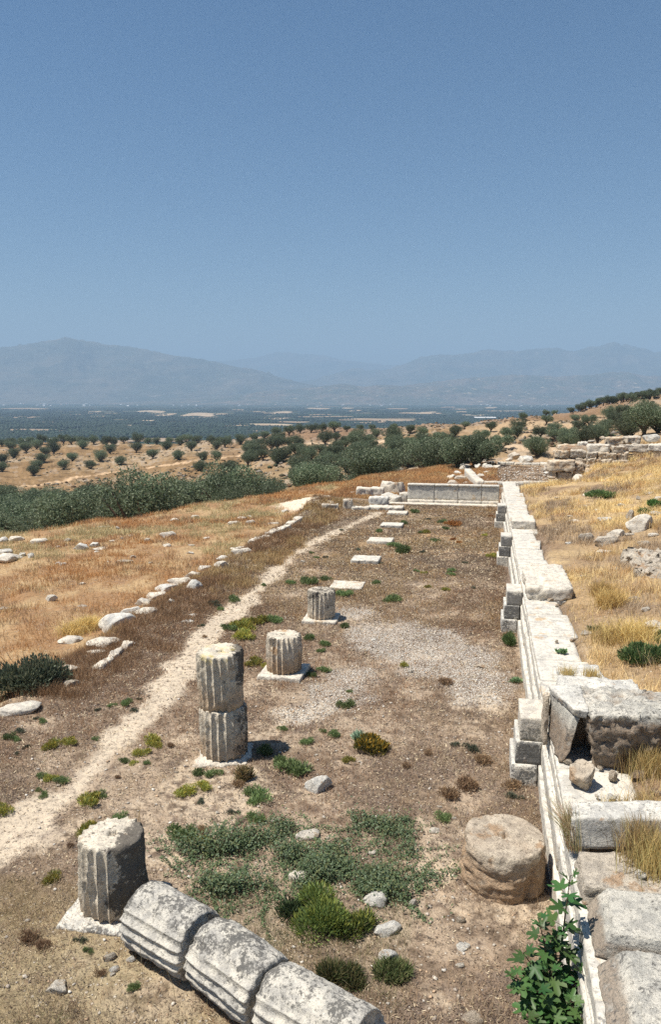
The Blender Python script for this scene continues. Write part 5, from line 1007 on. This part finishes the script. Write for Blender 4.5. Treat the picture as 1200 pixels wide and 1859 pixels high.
bigshrub(447, 1418, 36, 1.7, [(.30, .20, .10), (.22, .15, .08), (.16, .15, .07)], 'dry twiggy brown bush in front of the stacked drums', 900, (.05, .005), None, 415, twigs=24)
bigshrub(712, 1768, 60, .3, [(.10, .13, .05), (.16, .16, .07)], 'low green weeds below the upright grey stone', 1500, (.05, .008), None, 416)
bigshrub(620, 1775, 70, .25, [(.10, .13, .05), (.2, .18, .08)], 'low grassy weeds behind the last fallen drum', 1500, (.05, .007), None, 417)
bigshrub(1078, 1145, 16, .6, [(.16, .22, .12), (.1, .16, .07)], 'small green plant at the rear edge of the coping slabs', 200, (.05, .02), None, 418, z=1.15)
# trailing weeds
def ground_cover():
    polys = [([(312, 1530), (360, 1545), (430, 1510), (500, 1530), (520, 1570), (505, 1610), (450, 1625), (390, 1640), (345, 1590)], 7500, .16), ([(500, 1495), (530, 1500), (545, 1540), (560, 1600), (520, 1600), (500, 1550)], 2600, .12), ([(560, 1545), (640, 1530), (700, 1545), (740, 1580), (700, 1600), (620, 1590), (560, 1575)], 1500, .08),
             ([(560, 1580), (640, 1570), (730, 1580), (750, 1600), (735, 1640), (690, 1640), (620, 1610), (560, 1610)], 5200, .15), ([(620, 1480), (700, 1495), (752, 1490), (745, 1530), (690, 1525), (640, 1520)], 1900, .09), ([(745, 1590), (800, 1595), (842, 1615), (800, 1625), (750, 1610)], 500, .06), ([(820, 1580), (838, 1590), (838, 1625), (815, 1615)], 260, .08), ([(640, 1525), (700, 1540), (655, 1560), (600, 1560)], 700, .07), ([(735, 1530), (757, 1540), (745, 1570), (728, 1560)], 250, .06), ([(530, 1610), (560, 1600), (560, 1650), (530, 1650)], 900, .1)]
    V = []; C_ = []
    for poly, n, h in polys:
        pw = np.array([G(*p)[:2] for p in poly]); mn, mx = pw.min(0)-.05, pw.max(0)+.05; pts = RNG.uniform(mn, mx, (n*4, 2)); ins = np.zeros(len(pts), bool); j = len(pw)-1
        for i in range(len(pw)):
            c = ((pw[i, 1] > pts[:, 1]) != (pw[j, 1] > pts[:, 1])) & (pts[:, 0] < (pw[j, 0]-pw[i, 0])*(pts[:, 1]-pw[i, 1])/(pw[j, 1]-pw[i, 1]+1e-12)+pw[i, 0]); ins ^= c; j = i
        nn = fb2(pts[:, 0], pts[:, 1], 2.2, 3, 111); st = np.abs(fb2(pts[:, 0], pts[:, 1], 3.0, 2, 115)); pts = pts[ins & (nn > -.2+st*.7)][:n]; nn = fb2(pts[:, 0], pts[:, 1], 2.2, 3, 111)
        pts = pts+RNG.normal(0, .07, pts.shape)*(1+2.5*(RNG.random((len(pts), 1)) < .12)); m = len(pts); z = terrain(pts[:, 0], pts[:, 1])+RNG.uniform(.0, 1, m)*h*(.5+np.clip(nn+.3, 0, 1)); c = np.stack([pts[:, 0], pts[:, 1], z], 1)
        d = unit(m, RNG); d[:, 2] = np.abs(d[:, 2])+.5; d /= np.linalg.norm(d, axis=1)[:, None]; v, f = leafquads(c, d, RNG.uniform(.03, .055, m), RNG.uniform(.015, .028, m), RNG); V.append(v)
        C_.append(np.repeat(np.array([(.15, .22, .11), (.21, .28, .17), (.11, .17, .08), (.20, .23, .10)])[RNG.integers(0, 4, m)]*RNG.uniform(.7, 1.3, (m, 1)), 4, 0))
    for r_ in range(150):
        q = G(RNG.uniform(320, 760), RNG.uniform(1500, 1650))[:2]; a = RNG.uniform(0, 6.28); m = RNG.integers(14, 40); st = np.cumsum(np.stack([np.cos(a+np.cumsum(RNG.normal(0, .12, m))), np.sin(a+np.cumsum(RNG.normal(0, .12, m)))], 1)*.02, 0)+q
        st = np.repeat(st, 2, 0)+RNG.normal(0, .018, (2*m, 2)); z = terrain(st[:, 0], st[:, 1])+RNG.uniform(.005, .05, 2*m); d = unit(2*m, RNG); d[:, 2] = np.abs(d[:, 2])+.6; d /= np.linalg.norm(d, axis=1)[:, None]
        v, f = leafquads(np.stack([st[:, 0], st[:, 1], z], 1), d, RNG.uniform(.025, .05, 2*m), RNG.uniform(.012, .024, 2*m), RNG); V.append(v); C_.append(np.repeat(np.array([[.17, .25, .12]])*RNG.uniform(.7, 1.3, (2*m, 1)), 4, 0))
    V = np.concatenate(V); obj('trailing_weeds', mesh('trailing_weeds', V, np.arange(len(V)).reshape(-1, 4), False, Col=np.concatenate(C_)), M_LEAF, kind='stuff', label='blue-green trailing weeds spreading between the fallen column and the thick orange drum', cat='ground cover')
ground_cover()

# pebbles and gravel: far past counting
def pebbles(n, keep, xr, yr, s0, s1, mat, name, label, sink=.2):
    x = RNG.uniform(*xr, n); y = yr[0]+(yr[1]-yr[0])*RNG.uniform(0, 1, n)**1.5; m = RNG.random(n) < keep(x, y); x, y = x[m], y[m]; n = len(x)
    o = np.array([(1, 0, 0), (-1, 0, 0), (0, 1, 0), (0, -1, 0), (0, 0, 1), (0, 0, -1), (.6, .6, .5), (-.6, .5, .55), (.5, -.6, .5), (-.55, -.6, .5)], float)
    f0 = np.array([(6, 4, 0)[::1], (0, 2, 6), (2, 4, 6), (2, 7, 4), (2, 1, 7), (1, 4, 7), (0, 4, 8), (3, 0, 8), (4, 3, 8), (1, 3, 9), (3, 4, 9), (4, 1, 9), (0, 5, 2), (2, 5, 1), (1, 5, 3), (3, 5, 0)])
    s_ = s0+(s1-s0)*RNG.random(n)**3.5; V = o[None]*RNG.uniform(.65, 1.2, (n, 10, 1)); V[..., 2] *= .6; a = RNG.uniform(0, 6.28, n); ca, sa = np.cos(a)[:, None], np.sin(a)[:, None]
    X = (V[..., 0]*ca-V[..., 1]*sa*.75)*s_[:, None]+x[:, None]; Y = (V[..., 0]*sa+V[..., 1]*ca*.75)*s_[:, None]+y[:, None]; Z = V[..., 2]*s_[:, None]+(terrain(x, y)+s_*sink)[:, None]
    f = (f0[None]+np.arange(n)[:, None, None]*10).reshape(-1, 3); col = np.repeat(np.array([(.52, .47, .40), (.60, .56, .50), (.42, .36, .30), (.46, .33, .22)])[RNG.integers(0, 4, n)]*RNG.uniform(.7, 1.15, (n, 1)), 10, 0)
    obj(name, mesh(name, np.stack([X, Y, Z], -1).reshape(-1, 3), f, False, Col=col), mat, kind='stuff', label=label, cat='pebbles')
k = N('pebble stone'); k.diff(k.n('Attribute', attribute_name='Col').outputs['Color'], .95); M_PEB = k.m
pebbles(9000, lambda x, y: (1-.6*masks(x, y)[0])*np.where(y > 24, .5, .9)*free(x, y), (-9.2, 1.0), (5, 43), .008, .040, M_PEB, 'pebbles', 'scattered pale pebbles over the hall floor')
pebbles(26000, lambda x, y: masks(x, y)[1]*.9, (-5.5, 1.0), (12.5, 21.5), .010, .030, M_PEB, 'gravel', 'patch of pale crushed gravel in the middle of the hall floor')
pebbles(700, lambda x, y: .8*(x > 1.15+.0075*(y-9)), (1.3, 2.1), (9.2, 12), .008, .03, M_PEB, 'coping_rubble', 'small stone chips on the wall top near the boulder')

pebbles(5000, lambda x, y: np.full(x.shape, .8), (-1.2, 5.2), (46.4, 61), .02, .12, M_PEB, 'floor_rubble', 'small stones strewn over the bare floor beyond the end wall')
# fig sapling -------------------------------------------------
def figleaf():
    ang = np.radians([0, 14, 28, 46, 60, 74, 95, 112, 135, 160]); rad = [1.0, .86, .42, .92, .78, .36, .70, .60, .34, .28]
    pts = [(0, -.08, 0)]+[(r_*math.sin(a), r_*math.cos(a), 0) for a, r_ in zip(ang, rad)]; L = np.array(pts); M_ = L[2:].copy(); M_[:, 0] *= -1
    V = np.concatenate([L, M_]); V[:, 2] = .22*np.abs(V[:, 0])-.22*V[:, 1]**2*.6; V = np.concatenate([V, [(0, .05, -.02)]]); n = len(L); c = len(V)-1
    right = [c]+list(range(1, n))+[0]; f = [(c, right[k+1], right[k]) for k in range(1, len(right)-1)]; lf = [1]+list(range(n, n+len(M_)))+[0]; f += [(c, lf[k], lf[k+1]) for k in range(len(lf)-1)]
    return V, np.array(f)
FL = figleaf()
def fig():
    b = G(1060, 1859, 0); b = np.array([.88, 6.95, 0.]); rg_ = np.random.default_rng(5); o = obj('fig_sapling', None, None, None, tuple(b), label='dark green fig sapling with lobed leaves at the foot of the wall, lower right', cat='sapling')
    stems = [(1036, 1590, 7.05), (978, 1668, 6.9), (950, 1730, 6.75), (1000, 1760, 6.7), (1065, 1765, 6.75), (935, 1795, 6.6), (1010, 1700, 6.9), (1040, 1820, 6.5), (975, 1800, 6.5), (1005, 1850, 6.4), (955, 1850, 6.4), (1070, 1720, 7.0), (1060, 1850, 6.4), (925, 1770, 6.6)]
    V = []; Fs = []; C_ = []; bs = 0; st = []; pet = []
    for si, (px, py, Y) in enumerate(stems):
        e = AY(px, py, Y)-b; mid = np.array([e[0]*.35, e[1]*.4, e[2]*.5]); P_ = [np.array([rg_.normal(0, .03), rg_.normal(0, .03), -.05]), mid*.55, mid, mid*.5+e*.5+(0, 0, .03), e]
        st.append(tube(P_, [.016, .013, .010, .007, .004], 6)); n = 19 if si == 0 else 14; path = np.array(P_)
        for k in range(n):
            t = (.30+.70*k/(n-1))*(len(P_)-1); i = min(int(t), len(P_)-2); q = path[i]*(1-(t-i))+path[i+1]*(t-i); a = k*2.4+rg_.uniform(-.3, .3); tip = k >= n-3
            out = np.array([math.cos(a), math.sin(a), .25 if not tip else .9]); out /= np.linalg.norm(out); pl_ = rg_.uniform(.05, .12)*(.6 if tip else 1); base_ = q+out*pl_; pet.append(tube([q, base_], [.004, .003], 4))
            s_ = rg_.uniform(.085, .15)*(.7 if tip else 1); fwd = out+np.array([0, 0, rg_.uniform(-.5, .1)]); fwd /= np.linalg.norm(fwd); nr = np.array([rg_.normal(0, .25)-.1, rg_.normal(0, .25)-.15, 1.0]); nr -= fwd*(nr@fwd); nr /= np.linalg.norm(nr); sd_ = np.cross(fwd, nr)
            v = FL[0]*s_; w3 = base_+v[:, :1]*sd_+v[:, 1:2]*fwd+v[:, 2:]*nr; V.append(w3); Fs.append(FL[1]+bs); bs += len(w3); C_.append(np.repeat([np.array([.06, .155, .045])*rg_.uniform(.75, 1.35)*np.array([rg_.uniform(.8, 1.5), 1, 1])], len(w3), 0))
    lm = mesh('leaves', np.concatenate(V), np.concatenate(Fs), False, Col=np.concatenate(C_)); obj('leaves', lm, M_FIG, o); obj('stems', mesh('stems', *join(st+pet), True), M_STEM, o)
M_FIG = leaf_mat('fig leaf', .42, .22); fig()
clump(1010, 1845, 0, 9, 1.1, .15, [(.50, .45, .25), (.40, .38, .2)], 'few long dry grass stalks in front of the fig sapling', .5)
clump(330, 1790, None, 8, .7, .25, [(.50, .40, .22)], 'thin dry stalks in front of the fallen column', .4)
clump(250, 1500, None, 16, .5, .02, [(.50, .38, .22)], 'single dry branching stalk right behind the nearest standing drum', .3)

# ------------------------------------------------------------------ haze
def haze():
    x0, x1, y0, y1, z0, z1 = -17000, 17000, -4000, 24000, ZP-12, 1330
    v = [(x0, y0, z0), (x1, y0, z0), (x1, y1, z0), (x0, y1, z0), (x0, y0, z1), (x1, y0, z1), (x1, y1, z1), (x0, y1, z1)]
    me = mesh('haze', v, [(3, 2, 1, 0), (4, 5, 6, 7), (0, 1, 5, 4), (1, 2, 6, 5), (2, 3, 7, 6), (3, 0, 4, 7)])
    k = N('haze'); pass
    pv = k.n('VolumePrincipled'); pv.inputs['Color'].default_value = (.50, .73, 1.0, 1); pv.inputs['Density'].default_value = 1.35e-4; pv.inputs['Anisotropy'].default_value = 0.0
    k.l(pv.outputs[0], k.o.inputs['Volume']); obj('haze', me, k.m, kind='stuff', label='blue summer haze filling the valley', cat='haze')
haze()
